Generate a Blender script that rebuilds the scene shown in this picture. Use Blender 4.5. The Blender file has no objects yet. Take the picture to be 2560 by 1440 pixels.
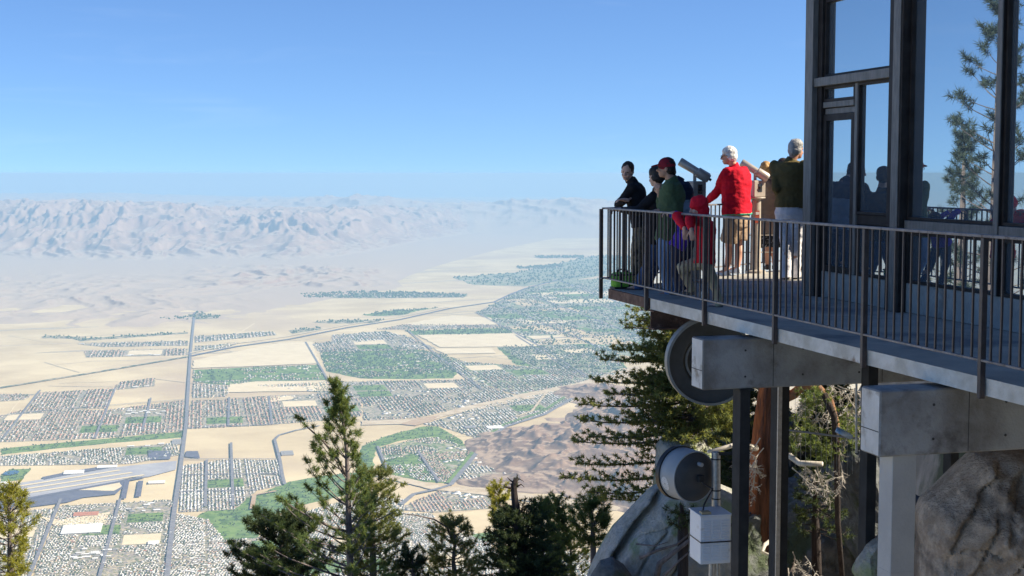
import bpy, bmesh, math, random
import numpy as np
from mathutils import Vector, Matrix, noise as mnoise

# ------------------------------------------------------------------ scene, camera, light
SC = bpy.context.scene
COL = SC.collection
random.seed(7)
RNG = np.random.default_rng(11)
FPX, EYE = 3600.0, 1.45
PITCH = math.atan(287 / FPX)
CP, SP = math.cos(PITCH), math.sin(PITCH)
FLOOR = -2450.0

def ray(x, y):
    u, v = (x - 1280) / FPX, (720 - y) / FPX
    return Vector((u, CP + v * SP, -SP + v * CP))
def pd(x, y, Y):                      # point seen at (x, y) at distance Y ahead
    d = ray(x, y)
    return Vector((0, 0, EYE)) + d * (Y / d.y)
def pz(x, y, z):                      # point seen at (x, y) on the level z
    d = ray(x, y)
    return Vector((0, 0, EYE)) + d * ((z - EYE) / d.z)
def proj(P):                          # numpy (n,3) -> pixels
    P = np.asarray(P, float)
    dx, dy, dz = P[:, 0], P[:, 1], P[:, 2] - EYE
    F = dy * CP - dz * SP
    U = dy * SP + dz * CP
    return 1280 + FPX * dx / F, 720 - FPX * U / F

cam_d = bpy.data.cameras.new('camera')
cam_d.sensor_width = 36
cam_d.lens = 36 * FPX / 2560
cam_d.clip_start = 0.1
cam_d.clip_end = 400000
cam = bpy.data.objects.new('camera', cam_d)
COL.objects.link(cam)
cam.location = (0, 0, EYE)
cam.rotation_euler = (math.pi / 2 - PITCH, 0, 0)
SC.camera = cam

SUN_H, SUN_E = math.radians(95), math.radians(36)
world = bpy.data.worlds.new('World')
SC.world = world
world.use_nodes = True
nt = world.node_tree
bg = nt.nodes['Background']
sky = nt.nodes.new('ShaderNodeTexSky')
sky.sky_type = 'NISHITA'
sky.sun_disc = False
sky.sun_elevation = SUN_E
sky.sun_rotation = SUN_H
sky.altitude = 2600
sky.air_density = 1.0
sky.dust_density = 0.6
sky.ozone_density = 3.0
tc = nt.nodes.new('ShaderNodeTexCoord')
va = nt.nodes.new('ShaderNodeVectorMath'); va.operation = 'ADD'
va.inputs[1].default_value = (0, 0, 0.056)      # the horizon dips below eye level this high up
vn = nt.nodes.new('ShaderNodeVectorMath'); vn.operation = 'NORMALIZE'
nt.links.new(tc.outputs['Generated'], va.inputs[0])
nt.links.new(va.outputs[0], vn.inputs[0])
nt.links.new(vn.outputs[0], sky.inputs[0])
tm = nt.nodes.new('ShaderNodeMix'); tm.data_type = 'RGBA'; tm.blend_type = 'MULTIPLY'; tm.inputs[0].default_value = 1
tm.inputs[7].default_value = (0.92, 1.145, 1.42, 1)      # clear dry mountain air
nt.links.new(sky.outputs[0], tm.inputs[6])
cm = nt.nodes.new('ShaderNodeMapping'); cm.inputs['Scale'].default_value = (2.2, 2.2, 22); cm.inputs['Rotation'].default_value = (0, .12, 0)
cn = nt.nodes.new('ShaderNodeTexNoise'); cn.inputs['Scale'].default_value = 2.6; cn.inputs['Detail'].default_value = 9; cn.inputs['Roughness'].default_value = .55; cn.inputs['Distortion'].default_value = .6
cr_ = nt.nodes.new('ShaderNodeMapRange'); cr_.inputs[1].default_value = .56; cr_.inputs[2].default_value = .80; cr_.inputs[4].default_value = .06
cx_ = nt.nodes.new('ShaderNodeMix'); cx_.data_type = 'RGBA'; cx_.inputs[7].default_value = (10, 11, 12, 1)     # thin streaks of high cirrus
nt.links.new(tc.outputs['Generated'], cm.inputs[0]); nt.links.new(cm.outputs[0], cn.inputs['Vector']); nt.links.new(cn.outputs['Fac'], cr_.inputs[0])
nt.links.new(cr_.outputs[0], cx_.inputs[0]); nt.links.new(tm.outputs[2], cx_.inputs[6]); nt.links.new(cx_.outputs[2], bg.inputs[0])
bg.inputs[1].default_value = 0.063

sv = Vector((math.sin(SUN_H) * math.cos(SUN_E), math.cos(SUN_H) * math.cos(SUN_E), math.sin(SUN_E)))
sun_d = bpy.data.lights.new('sun', 'SUN')
sun_d.energy = 5.0
sun_d.angle = math.radians(0.5)
sun_d.color = (1, 0.90, 0.72)
sun = bpy.data.objects.new('sun', sun_d)
COL.objects.link(sun)
sun.location = (20, 0, 30)
sun.rotation_euler = sv.to_track_quat('Z', 'Y').to_euler()
SC.view_settings.view_transform = 'Standard'
SC.view_settings.look = 'None'
SC.view_settings.exposure = 0.90
SC.view_settings.gamma = 1
SC.cycles.use_denoising = True
SC.cycles.max_bounces = 6
SC.cycles.diffuse_bounces = 3
SC.cycles.glossy_bounces = 3
SC.cycles.transmission_bounces = 4
SC.cycles.volume_bounces = 1

# ------------------------------------------------------------------ numpy noise
_perm = np.random.default_rng(3).permutation(4096)
def pnoise(x, y, seed=0):
    xi, yi = np.floor(x).astype(np.int64), np.floor(y).astype(np.int64)
    xf, yf = x - xi, y - yi
    u = xf * xf * xf * (xf * (xf * 6 - 15) + 10)
    v = yf * yf * yf * (yf * (yf * 6 - 15) + 10)
    def g(ix, iy, dx, dy):
        h = _perm[(_perm[(ix + seed * 37) & 4095] + iy) & 4095] * (2 * math.pi / 4096)
        return np.cos(h) * dx + np.sin(h) * dy
    a = g(xi, yi, xf, yf); b = g(xi + 1, yi, xf - 1, yf)
    c = g(xi, yi + 1, xf, yf - 1); d = g(xi + 1, yi + 1, xf - 1, yf - 1)
    return (a + u * (b - a)) * (1 - v) + (c + u * (d - c)) * v
def fbm(x, y, o=5, seed=0):
    s, a = 0, 1.0
    for i in range(o):
        s = s + a * pnoise(x * 2 ** i, y * 2 ** i, seed + i); a *= 0.5
    return s
def ridged(x, y, o=6, seed=0):
    s, a, w = 0, 1.0, 1.0
    for i in range(o):
        n = 1 - np.abs(pnoise(x * 2 ** i, y * 2 ** i, seed + i)) * 1.9
        n = np.clip(n, 0, 1) ** 2 * w
        s = s + a * n; w = np.clip(n * 1.6, 0, 1); a *= 0.52
    return s
def sstep(a, b, x):
    t = np.clip((x - a) / (b - a), 0, 1)
    return t * t * (3 - 2 * t)

# ------------------------------------------------------------------ materials
def mat(name, c1, c2=None, scale=5.0, rough=0.75, bump=0.0, bscale=30.0, metal=0.0, detail=6, lo=0.38, hi=0.62,
        stretch=(1, 1, 1), c3=None, s3=1.0, lo3=0.55, hi3=0.62, transl=None, tint=0.0, spec=0.4):
    m = bpy.data.materials.new(name); m.use_nodes = True
    N, L = m.node_tree.nodes, m.node_tree.links
    b = N['Principled BSDF']
    b.inputs['Roughness'].default_value = rough
    b.inputs['Metallic'].default_value = metal
    b.inputs['Specular IOR Level'].default_value = spec
    t = N.new('ShaderNodeTexCoord')
    mp = N.new('ShaderNodeMapping'); mp.inputs['Scale'].default_value = stretch
    L.new(t.outputs['Object'], mp.inputs[0])
    def nz(sc, d=detail, r=0.6):
        n = N.new('ShaderNodeTexNoise'); n.inputs['Scale'].default_value = sc
        n.inputs['Detail'].default_value = d; n.inputs['Roughness'].default_value = r
        L.new(mp.outputs[0], n.inputs['Vector']); return n.outputs['Fac']
    def mrange(f, a, c):
        r = N.new('ShaderNodeMapRange'); r.inputs[1].default_value = a; r.inputs[2].default_value = c
        L.new(f, r.inputs[0]); return r.outputs[0]
    def mix(f, a, c):
        x = N.new('ShaderNodeMix'); x.data_type = 'RGBA'
        if isinstance(f, float): x.inputs[0].default_value = f
        else: L.new(f, x.inputs[0])
        for k, q in ((6, a), (7, c)):
            if isinstance(q, tuple): x.inputs[k].default_value = (*q, 1)
            else: L.new(q, x.inputs[k])
        return x.outputs[2]
    colr = c1
    if c2 is not None:
        colr = mix(mrange(nz(scale), lo, hi), c1, c2)
    if c3 is not None:
        colr = mix(mrange(nz(s3), lo3, hi3), colr, c3)
    if tint:
        at = N.new('ShaderNodeAttribute'); at.attribute_name = 'tint'
        hs = N.new('ShaderNodeHueSaturation')
        if isinstance(colr, tuple): hs.inputs['Color'].default_value = (*colr, 1)
        else: L.new(colr, hs.inputs['Color'])
        r = N.new('ShaderNodeMapRange'); r.inputs[3].default_value = 1 - tint; r.inputs[4].default_value = 1 + tint
        L.new(at.outputs['Fac'], r.inputs[0]); L.new(r.outputs[0], hs.inputs['Value'])
        colr = hs.outputs[0]
    if isinstance(colr, tuple): b.inputs['Base Color'].default_value = (*colr, 1)
    else: L.new(colr, b.inputs['Base Color'])
    if bump:
        bp = N.new('ShaderNodeBump'); bp.inputs['Strength'].default_value = min(1, bump)
        bp.inputs['Distance'].default_value = 0.02 if bump <= 1 else 0.02 * bump
        L.new(nz(bscale, 8), bp.inputs['Height']); L.new(bp.outputs[0], b.inputs['Normal'])
    if transl:
        tr = N.new('ShaderNodeBsdfTranslucent'); tr.inputs[0].default_value = (*transl, 1)
        ms = N.new('ShaderNodeMixShader'); ms.inputs[0].default_value = 0.4
        L.new(b.outputs[0], ms.inputs[1]); L.new(tr.outputs[0], ms.inputs[2])
        L.new(ms.outputs[0], N['Material Output'].inputs[0])
    return m

# ------------------------------------------------------------------ mesh builder
def root_loc(o):
    v = Vector((0, 0, 0))
    while o is not None:
        v += o.location; o = o.parent
    return v
def tag(o, label=None, cat=None, group=None, kind=None):
    if label: o['label'] = label
    if cat: o['category'] = cat
    if group: o['group'] = group
    if kind: o['kind'] = kind
    return o
def empty(name, loc, label, cat, group=None):
    o = bpy.data.objects.new(name, None); COL.objects.link(o)
    o.location = loc; o.empty_display_size = 0.2
    return tag(o, label, cat, group)
def link_mesh(name, me, parent=None, base=None):
    o = bpy.data.objects.new(name, me); COL.objects.link(o)
    if parent is not None: o.parent = parent
    elif base is not None: o.location = base
    return o
def np_mesh(name, V, F, mats, mi=None, smooth=False, parent=None, base=(0, 0, 0), tint=None):
    """V (n,3); F (m,k) faces of equal size k."""
    V = np.asarray(V, np.float64); F = np.asarray(F, np.int32)
    off = root_loc(parent) if parent is not None else Vector(base)
    V = V - np.array(off)
    me = bpy.data.meshes.new(name)
    n, (m, k) = len(V), F.shape
    me.vertices.add(n); me.vertices.foreach_set('co', V.astype(np.float32).ravel())
    me.loops.add(m * k); me.loops.foreach_set('vertex_index', F.ravel())
    me.polygons.add(m); me.polygons.foreach_set('loop_start', np.arange(0, m * k, k, dtype=np.int32))
    for x in (mats if isinstance(mats, (list, tuple)) else [mats]): me.materials.append(x)
    if mi is not None: me.polygons.foreach_set('material_index', np.asarray(mi, np.int32))
    if smooth: me.polygons.foreach_set('use_smooth', np.ones(m, bool))
    if tint is not None:
        a = me.attributes.new('tint', 'FLOAT', 'FACE'); a.data.foreach_set('value', np.asarray(tint, np.float32))
    me.update(calc_edges=True); me.validate()
    return link_mesh(name, me, parent, off)

class MB:
    def __init__(s): s.v, s.f, s.m = [], [], []
    def add(s, V, F, m=0):
        o = len(s.v); s.v += [Vector(p) for p in V]
        s.f += [tuple(i + o for i in q) for q in F]; s.m += [m] * len(F); return s
    def hexa(s, P, m=0):            # 8 points: bottom ring 0-3, top ring 4-7
        return s.add(P, [(3, 2, 1, 0), (4, 5, 6, 7), (0, 1, 5, 4), (1, 2, 6, 5), (2, 3, 7, 6), (3, 0, 4, 7)], m)
    def box(s, c, half, ax=None, m=0):
        c = Vector(c); X, Y, Z = ax if ax else (Vector((1, 0, 0)), Vector((0, 1, 0)), Vector((0, 0, 1)))
        a, b, h = half
        q = [(-a, -b), (a, -b), (a, b), (-a, b)]
        return s.hexa([c + X * i + Y * j - Z * h for i, j in q] + [c + X * i + Y * j + Z * h for i, j in q], m)
    def tube(s, P, R, n=10, m=0, cap=True):
        P = [Vector(p) for p in P]
        if not isinstance(R, (list, tuple)): R = [R] * len(P)
        o = len(s.v); ref = None
        for i, p in enumerate(P):
            t = (P[min(i + 1, len(P) - 1)] - P[max(i - 1, 0)]).normalized()
            if ref is None: ref = t.orthogonal().normalized()
            u = (ref - t * ref.dot(t)).normalized(); ref = u; w = t.cross(u)
            for k in range(n):
                a = 2 * math.pi * k / n
                s.v.append(p + (u * math.cos(a) + w * math.sin(a)) * R[i])
        for i in range(len(P) - 1):
            for k in range(n):
                a, b = o + i * n + k, o + i * n + (k + 1) % n
                s.f.append((a, b, b + n, a + n)); s.m.append(m)
        if cap:
            s.f.append(tuple(o + k for k in range(n - 1, -1, -1))); s.m.append(m)
            e = o + (len(P) - 1) * n
            s.f.append(tuple(e + k for k in range(n))); s.m.append(m)
        return s
    def ell(s, c, r, ax=None, n=16, k=10, m=0):
        c = Vector(c); r = (r, r, r) if not isinstance(r, (tuple, list)) else r
        X, Y, Z = ax if ax else (Vector((1, 0, 0)), Vector((0, 1, 0)), Vector((0, 0, 1)))
        o = len(s.v); s.v.append(c + Z * r[2])
        for i in range(1, k):
            t = math.pi * i / k
            for j in range(n):
                a = 2 * math.pi * j / n
                s.v.append(c + X * (r[0] * math.sin(t) * math.cos(a)) + Y * (r[1] * math.sin(t) * math.sin(a)) + Z * (r[2] * math.cos(t)))
        e = len(s.v); s.v.append(c - Z * r[2])
        for j in range(n):
            s.f.append((o, o + 1 + j, o + 1 + (j + 1) % n)); s.m.append(m)
            b = o + 1 + (k - 2) * n
            s.f.append((e, b + (j + 1) % n, b + j)); s.m.append(m)
            for i in range(k - 2):
                a = o + 1 + i * n
                s.f.append((a + j, a + n + j, a + n + (j + 1) % n, a + (j + 1) % n)); s.m.append(m)
        return s
    def cone(s, a, b, ra, rb, n=10, m=0):     # round cone
        a, b = Vector(a), Vector(b)
        s.tube([a, b], [ra, rb], n, m); s.ell(a, ra, None, n, 6, m); s.ell(b, rb, None, n, 6, m); return s
    def loft(s, secs, n=18, m=0):             # secs: (centre, X half, Y half, Xdir, Ydir)
        o = len(s.v)
        for c, a, b, X, Y in secs:
            for k in range(n):
                t = 2 * math.pi * k / n
                s.v.append(Vector(c) + X * (a * math.cos(t)) + Y * (b * math.sin(t)))
        for i in range(len(secs) - 1):
            for k in range(n):
                a, b = o + i * n + k, o + i * n + (k + 1) % n
                s.f.append((a, b, b + n, a + n)); s.m.append(m)
        s.f.append(tuple(o + k for k in range(n - 1, -1, -1))); s.m.append(m)
        e = o + (len(secs) - 1) * n
        s.f.append(tuple(e + k for k in range(n))); s.m.append(m)
        return s
    def prism(s, poly, z0, z1, m=0):
        n = len(poly)
        V = [(x, y, z0) for x, y in poly] + [(x, y, z1) for x, y in poly]
        return s.add(V, [tuple(range(n - 1, -1, -1)), tuple(range(n, 2 * n))] + [(i, (i + 1) % n, n + (i + 1) % n, n + i) for i in range(n)], m)
    def build(s, name, mats, parent=None, smooth=False, base=None, bevel=0.0, angle=None):
        off = root_loc(parent) if parent is not None else Vector(base if base is not None else (0, 0, 0))
        me = bpy.data.meshes.new(name)
        me.from_pydata([v - off for v in s.v], [], s.f)
        for x in (mats if isinstance(mats, (list, tuple)) else [mats]): me.materials.append(x)
        me.polygons.foreach_set('material_index', s.m)
        bm = bmesh.new(); bm.from_mesh(me)
        bmesh.ops.recalc_face_normals(bm, faces=bm.faces)
        if bevel:
            bmesh.ops.bevel(bm, geom=[e for e in bm.edges if e.calc_face_angle(0) > 0.5], offset=bevel, segments=1, affect='EDGES', clamp_overlap=True)
        bm.to_mesh(me); bm.free()
        if smooth:
            me.polygons.foreach_set('use_smooth', [True] * len(me.polygons))
            if angle: me.set_sharp_from_angle(angle=angle)
        return link_mesh(name, me, parent, off)
# ------------------------------------------------------------------ the valley: ground, towns, hills, ranges
M_sand = mat('desert_sand', (0.56, 0.43, 0.245), (0.74, 0.595, 0.355), scale=0.0011, rough=0.95, detail=12, lo=.36, hi=.64, c3=(0.50, 0.375, 0.25), s3=0.00022, lo3=0.5, hi3=0.66, spec=0.1)
def sheet_mat(name, cols, cell, rough=0.95):
    """land cover seen from far: coloured patches of a given cell size in metres"""
    m = bpy.data.materials.new(name); m.use_nodes = True
    N, L = m.node_tree.nodes, m.node_tree.links
    b = N['Principled BSDF']; b.inputs['Roughness'].default_value = rough; b.inputs['Specular IOR Level'].default_value = 0.1
    t = N.new('ShaderNodeTexCoord')
    vo = N.new('ShaderNodeTexVoronoi'); vo.inputs['Scale'].default_value = 1.0 / cell
    L.new(t.outputs['Object'], vo.inputs['Vector'])
    sp = N.new('ShaderNodeSeparateColor'); L.new(vo.outputs['Color'], sp.inputs[0])
    nz = N.new('ShaderNodeTexNoise'); nz.inputs['Scale'].default_value = 0.14 / cell; nz.inputs['Detail'].default_value = 4
    L.new(t.outputs['Object'], nz.inputs['Vector'])
    ad = N.new('ShaderNodeMath'); ad.operation = 'MULTIPLY_ADD'
    L.new(sp.outputs[0], ad.inputs[0]); ad.inputs[1].default_value = 0.55
    ml = N.new('ShaderNodeMapRange'); L.new(nz.outputs['Fac'], ml.inputs[0])
    ml.inputs[1].default_value = 0.3; ml.inputs[2].default_value = 0.7; ml.inputs[4].default_value = 0.45
    L.new(ml.outputs[0], ad.inputs[2])
    r = N.new('ShaderNodeValToRGB'); L.new(ad.outputs[0], r.inputs[0])
    el = r.color_ramp.elements
    for i, c in enumerate(cols):
        p = (i + 0.5) / len(cols)
        e = el[i] if i < 2 else el.new(p)
        e.position = p; e.color = (*c, 1)
    L.new(r.outputs[0], b.inputs['Base Color'])
    return m
GRN = (0.13, 0.22, 0.045); GRN2 = (0.20, 0.29, 0.07); DGR = (0.06, 0.10, 0.04); ASP = (0.24, 0.225, 0.22); BEI = (0.54, 0.44, 0.30); GRY = (0.40, 0.36, 0.30)
M_town = sheet_mat('town_ground', [BEI, GRY, (0.12, 0.15, 0.07), BEI, ASP, (0.40, 0.33, 0.25), GRY], 21)
M_suburb = sheet_mat('suburb_ground', [BEI, (0.10, 0.15, 0.06), (0.15, 0.21, 0.08), GRY, (0.17, 0.23, 0.09), BEI, (0.12, 0.17, 0.07)], 34)
M_golf = sheet_mat('golf_grass', [GRN, GRN2, (0.17, 0.24, 0.08), GRN, DGR, GRN2], 45)
M_scrub = sheet_mat('scrub_belt', [DGR, (0.10, 0.13, 0.08), BEI, DGR], 50)
M_scrubby = mat('scrubby_sand', (0.40, 0.33, 0.24), (0.55, 0.46, 0.32), scale=0.02, rough=0.95, detail=10, spec=0.1)
M_asph = mat('road_asphalt', (0.19, 0.185, 0.20), (0.26, 0.25, 0.26), scale=0.02, rough=0.9, spec=0.1)
M_apron = mat('apron_concrete', (0.36, 0.35, 0.37), (0.44, 0.43, 0.43), scale=0.006, rough=0.9, spec=0.1)
M_dark = mat('dark_tarmac', (0.12, 0.12, 0.16), (0.15, 0.15, 0.19), scale=0.01, rough=0.9, spec=0.1)
M_wash = mat('wash_sand', (0.64, 0.53, 0.37), (0.50, 0.38, 0.24), scale=0.008, rough=0.95, spec=0.1)
M_earth = mat('bare_earth', (0.45, 0.30, 0.18), (0.50, 0.38, 0.25), scale=0.01, rough=0.95, spec=0.1)
M_field = mat('pale_field', (0.70, 0.575, 0.37), (0.78, 0.65, 0.43), scale=0.004, detail=10, rough=0.95, spec=0.1)
M_pond = mat('pond_water', (0.04, 0.10, 0.16), rough=0.2)
M_rw = mat('roof_white', (0.85, 0.82, 0.76), rough=0.8)
M_rr = mat('roof_tile', (0.50, 0.20, 0.11), rough=0.85)
M_rg = mat('roof_grey', (0.30, 0.29, 0.28), rough=0.85)
M_rt = mat('roof_tan', (0.50, 0.40, 0.29), rough=0.85)
M_hw = mat('house_wall', (0.52, 0.46, 0.38), rough=0.85)
M_vt = mat('valley_tree', (0.06, 0.10, 0.035), rough=0.9)

g = MB(); R = 150000
g.add([(-R, -6000, FLOOR), (R, -6000, FLOOR), (R, 150000, FLOOR), (-R, 150000, FLOOR)], [(0, 1, 2, 3)])
tag(g.build('desert_ground', M_sand), kind='structure')

HX = math.radians(-12.2)
GA = np.array([math.sin(HX), math.cos(HX)]); GB = np.array([math.cos(HX), -math.sin(HX)])
level = [0]
def ground(poly): return np.array([[*pz(x, y, FLOOR)[:2]] for x, y in poly])
def sheet(name, poly, m, lift=None, pre=False):
    level[0] += 1
    z = FLOOR + (lift if lift is not None else 1.0) + 0.012 * level[0]
    P = poly if pre else ground(poly)
    if name not in ('apron', 'tarmac', 'vacant_lot', 'pond', 'park'):            # natural, ragged borders
        Q_ = []; kk = max(1, np.linalg.norm(P.mean(0)) / 11000)
        for i in range(len(P)):
            A_, B_ = P[i], P[(i + 1) % len(P)]; ln_ = np.linalg.norm(B_ - A_); m_ = max(1, int(ln_ / (55 * kk))); nn_ = np.array([-(B_ - A_)[1], (B_ - A_)[0]]) / (ln_ + 1e-9)
            for j in range(m_):
                c_ = A_ + (B_ - A_) * j / m_
                Q_.append(c_ + nn_ * (13 * kk * (RNG.random() - .5 + 1.4 * float(pnoise(np.array([c_[0] / 210]), np.array([c_[1] / 210]), 44)[0])) if j else 0))
        P = np.array(Q_)
    b = MB(); b.add([(x, y, z) for x, y in P], [tuple(range(len(P)))])
    c = P.mean(0)
    return tag(b.build(name, m, base=(c[0], c[1], z)), kind='structure')
def road(pts, width, m=None, name='road', lift=9.0):
    P = ground(pts); w = width / 2; Lf, Rt = [], []
    for i in range(len(P)):
        t = P[min(i + 1, len(P) - 1)] - P[max(i - 1, 0)]; t /= np.linalg.norm(t)
        n = np.array([-t[1], t[0]]); Lf.append(P[i] + n * w); Rt.append(P[i] - n * w)
    level[0] += 1
    z = FLOOR + lift + 0.012 * level[0]
    V = [(x, y, z) for x, y in Lf + Rt]; n = len(P)
    b = MB(); b.add(V, [(i, i + 1, n + i + 1, n + i) for i in range(n - 1)])
    c = P.mean(0)
    return tag(b.build(name, m or M_asph, base=(c[0], c[1], z)), kind='structure')
def inside(P, poly):
    x, y = P[:, 0], P[:, 1]; r = np.zeros(len(P), bool); n = len(poly)
    for i in range(n):
        x1, y1 = poly[i]; x2, y2 = poly[(i + 1) % n]
        if abs(y2 - y1) < 1e-9: continue
        r ^= ((y1 > y) != (y2 > y)) & (x < (x2 - x1) * (y - y1) / (y2 - y1) + x1)
    return r

HOUSES, TREES = [], []          # rows: x, y, half a, half b, height, roof material | x, y, radius
KIND = {'red': (.2, .56, .1, .14), 'white': (.68, .06, .16, .10), 'mix': (.44, .2, .2, .16), 'grey': (.32, .18, .34, .16)}
LOT = {'red': .06, 'white': .07, 'mix': .09, 'grey': .10}
def town(poly, kind, along='a', dens=1.0, green=None, rowgap=52, step=19, tree=1.0, ground_m=None, gname='town_ground'):
    P = ground(poly)
    sheet(gname, P, ground_m or M_town, 2.0, pre=True)
    a, b = P @ GA, P @ GB
    d = np.linalg.norm(P.mean(0)); k = max(1.0, (d / 9500) ** 0.85)
    rg, st = rowgap * k, step * k
    ua, ub = (a, b) if along == 'a' else (b, a)
    A = np.arange(ua.min(), ua.max(), st); B = np.arange(ub.min(), ub.max(), rg)
    pts = []
    for side in (-0.27, 0.27):
        U, W = np.meshgrid(A, B + side * rg)
        U = U + RNG.normal(0, st * .12, U.shape) + (W * 7.3 % 1) * st; W = W + RNG.normal(0, rg * .035, W.shape)
        pts.append(np.stack([U.ravel(), W.ravel()], 1))
    Q = np.concatenate(pts)
    G = (Q[:, :1] * GA + Q[:, 1:] * GB) if along == 'a' else (Q[:, :1] * GB + Q[:, 1:] * GA)
    keep = inside(G, P)
    keep &= (pnoise(G[:, 0] / 260, G[:, 1] / 260, 5) > -0.36 + (1 - dens) * 0.6) & (RNG.random(len(G)) < min(1, dens + .25))
    BS = 300 * min(k, 2.2)
    fa, fb = (G @ GA) / BS, (G @ GB) / (BS * .9); ia, ib = np.floor(fa).astype(int), np.floor(fb).astype(int)   # section streets
    hsh = lambda q: ((ia * 73856093 ^ ib * 19349663 ^ q * 83492791) % 1009) / 1009.0
    h1, h2, h3 = hsh(7), hsh(2), hsh(3)
    keep &= (np.abs(fa - ia - .5) < .5 - 8 * k / BS) & (np.abs(fb - ib - .5) < .5 - 8 * k / BS)
    lot = (h1 < LOT[kind]) & (gname != 'golf_course'); park = (h1 >= LOT[kind]) & (h1 < LOT[kind] + .08); shop = (h1 > .945)
    for cond, mm, nm in ((lot, M_field, 'vacant_lot'), (park, M_golf, 'park')):
        for A_, B_ in set(zip(ia[cond & keep].tolist(), ib[cond & keep].tolist())):
            q = np.array([[A_ + e, B_ + f_] for e, f_ in ((.08, .06), (.08, .94), (.92, .94), (.92, .06))])
            q = q[:, :1] * BS * GA + q[:, 1:] * BS * .9 * GB
            if inside(q, P).all():
                sheet(nm, q, mm, 2.6, pre=True)
                if mm is M_golf:
                    tt = q.mean(0) + (RNG.random((26, 2)) - .5) * BS * .8; TREES.append(np.stack([tt[:, 0], tt[:, 1], RNG.uniform(4, 8, 26) * k], 1))
            else:
                lot[cond & (ia == A_) & (ib == B_)] = False; park[cond & (ia == A_) & (ib == B_)] = False
    keep &= ~lot & ~park & ~(shop & (RNG.random(len(G)) > .16))
    keep &= RNG.random(len(G)) < .62 + .38 * h2
    G, h2, h3, shop = G[keep], h2[keep], h3[keep], shop[keep]; n = len(G)
    if n == 0: return
    u = np.clip(RNG.random(n) * .55 + h3 * .45, 0, .999)                 # neighbouring roofs are alike
    cum = np.cumsum(KIND[kind]); mi = np.searchsorted(cum / cum[-1], u)
    ha = RNG.uniform(4.5, 9.5, n) * k; hb = RNG.uniform(3.5, 6.5, n) * k
    if along != 'a': ha, hb = hb, ha
    sw = h2 > .78; ha, hb = np.where(sw, hb * 1.1, ha), np.where(sw, ha, hb)
    ha = np.where(shop, RNG.uniform(8, 17, n) * k ** .5, ha); hb = np.where(shop, RNG.uniform(10, 26, n) * k ** .5, hb); mi = np.where(shop, np.where(RNG.random(n) < .7, 0, 2), mi)
    HOUSES.append(np.stack([G[:, 0], G[:, 1], ha, hb, RNG.uniform(3.2, 5.5, n) * min(k, 1.8), mi], 1))
    nt_ = int(n * 1.15 * tree)
    if nt_ > 0:
        T = G[RNG.integers(0, n, nt_)] + RNG.normal(0, 13 * k, (nt_, 2))
        T = T[inside(T, P)]
        TREES.append(np.stack([T[:, 0], T[:, 1], RNG.uniform(2.2, 5.5, len(T)) * k], 1))
def grove(poly, per_ha, r=(4, 8)):
    P = ground(poly); lo, hi = P.min(0), P.max(0)
    n = int(min(9000, (hi - lo).prod() / 1e4 * per_ha))
    T = lo + RNG.random((n, 2)) * (hi - lo); T = T[inside(T, P)]
    T = T[pnoise(T[:, 0] / 150, T[:, 1] / 150, 21) > -0.1]
    k = max(1, np.linalg.norm(P.mean(0)) / 11000)
    TREES.append(np.stack([T[:, 0], T[:, 1], RNG.uniform(r[0], r[1], len(T)) * k], 1))

# -- green land first
GOLF = [
 [(905, 1115), (960, 1092), (1010, 1078), (1060, 1066), (1095, 1066), (1150, 1098), (1172, 1120), (1140, 1118), (1080, 1092), (1000, 1102), (945, 1118), (932, 1150), (940, 1190), (890, 1215), (890, 1160)],
 [(445, 1330), (500, 1285), (560, 1262), (640, 1238), (720, 1205), (800, 1190), (900, 1180), (900, 1230), (760, 1262), (650, 1300), (645, 1345), (560, 1352), (520, 1325)],
 [(0, 1122), (120, 1110), (240, 1099), (465, 1078), (456, 1094), (300, 1106), (180, 1118), (60, 1130), (0, 1138)],
 [(0, 1190), (25, 1173), (78, 1172), (55, 1200), (0, 1207)],
 [(800, 880), (870, 875), (1010, 868), (1115, 888), (1145, 930), (1130, 946), (1000, 948), (900, 946), (815, 928)],
 [(1240, 866), (1330, 864), (1540, 872), (1570, 930), (1450, 932), (1290, 912)],
 [(905, 788), (960, 778), (1095, 770), (1040, 778), (1000, 790), (930, 790)],
 [(1012, 828), (1160, 822), (1275, 820), (1282, 834), (1150, 838), (1040, 838)],
 [(950, 1172), (975, 1135), (1040, 1130), (1100, 1185), (1115, 1208), (1050, 1204), (985, 1196)],
]
for p in GOLF: sheet('golf_course', p, M_golf, 0.6); grove(p, 4.0)
for p in ([(1190, 782), (1310, 722), (1420, 700), (1560, 694), (1640, 720), (1660, 900), (1480, 880), (1355, 868)], [(1130, 694), (1300, 680), (1480, 640), (1640, 640), (1640, 690), (1500, 690), (1310, 716), (1180, 712)]):
    sheet('suburb_ground', p, M_suburb, 0.4); grove(p, .45, (5, 9))
for p in ([(750, 736), (900, 728), (1172, 735), (1160, 744), (900, 746), (762, 745)], [(370, 798), (487, 789), (487, 781), (510, 780), (512, 787), (551, 788), (548, 796), (470, 800), (380, 801)],
          [(780, 806), (850, 799), (960, 800), (930, 808), (830, 809)], [(180, 848), (330, 838), (470, 830), (470, 834), (300, 846), (200, 854)], [(120, 838), (210, 843), (205, 848), (100, 846)], [(720, 826), (800, 818), (806, 824), (730, 834)],
          [(1330, 642), (1460, 640), (1460, 645), (1350, 646)], [(1290, 668), (1400, 662), (1410, 668), (1300, 673)]):
    sheet('scrub_belt', p, M_scrub, 0.8); grove(p, 2.0, (5, 9))

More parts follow.
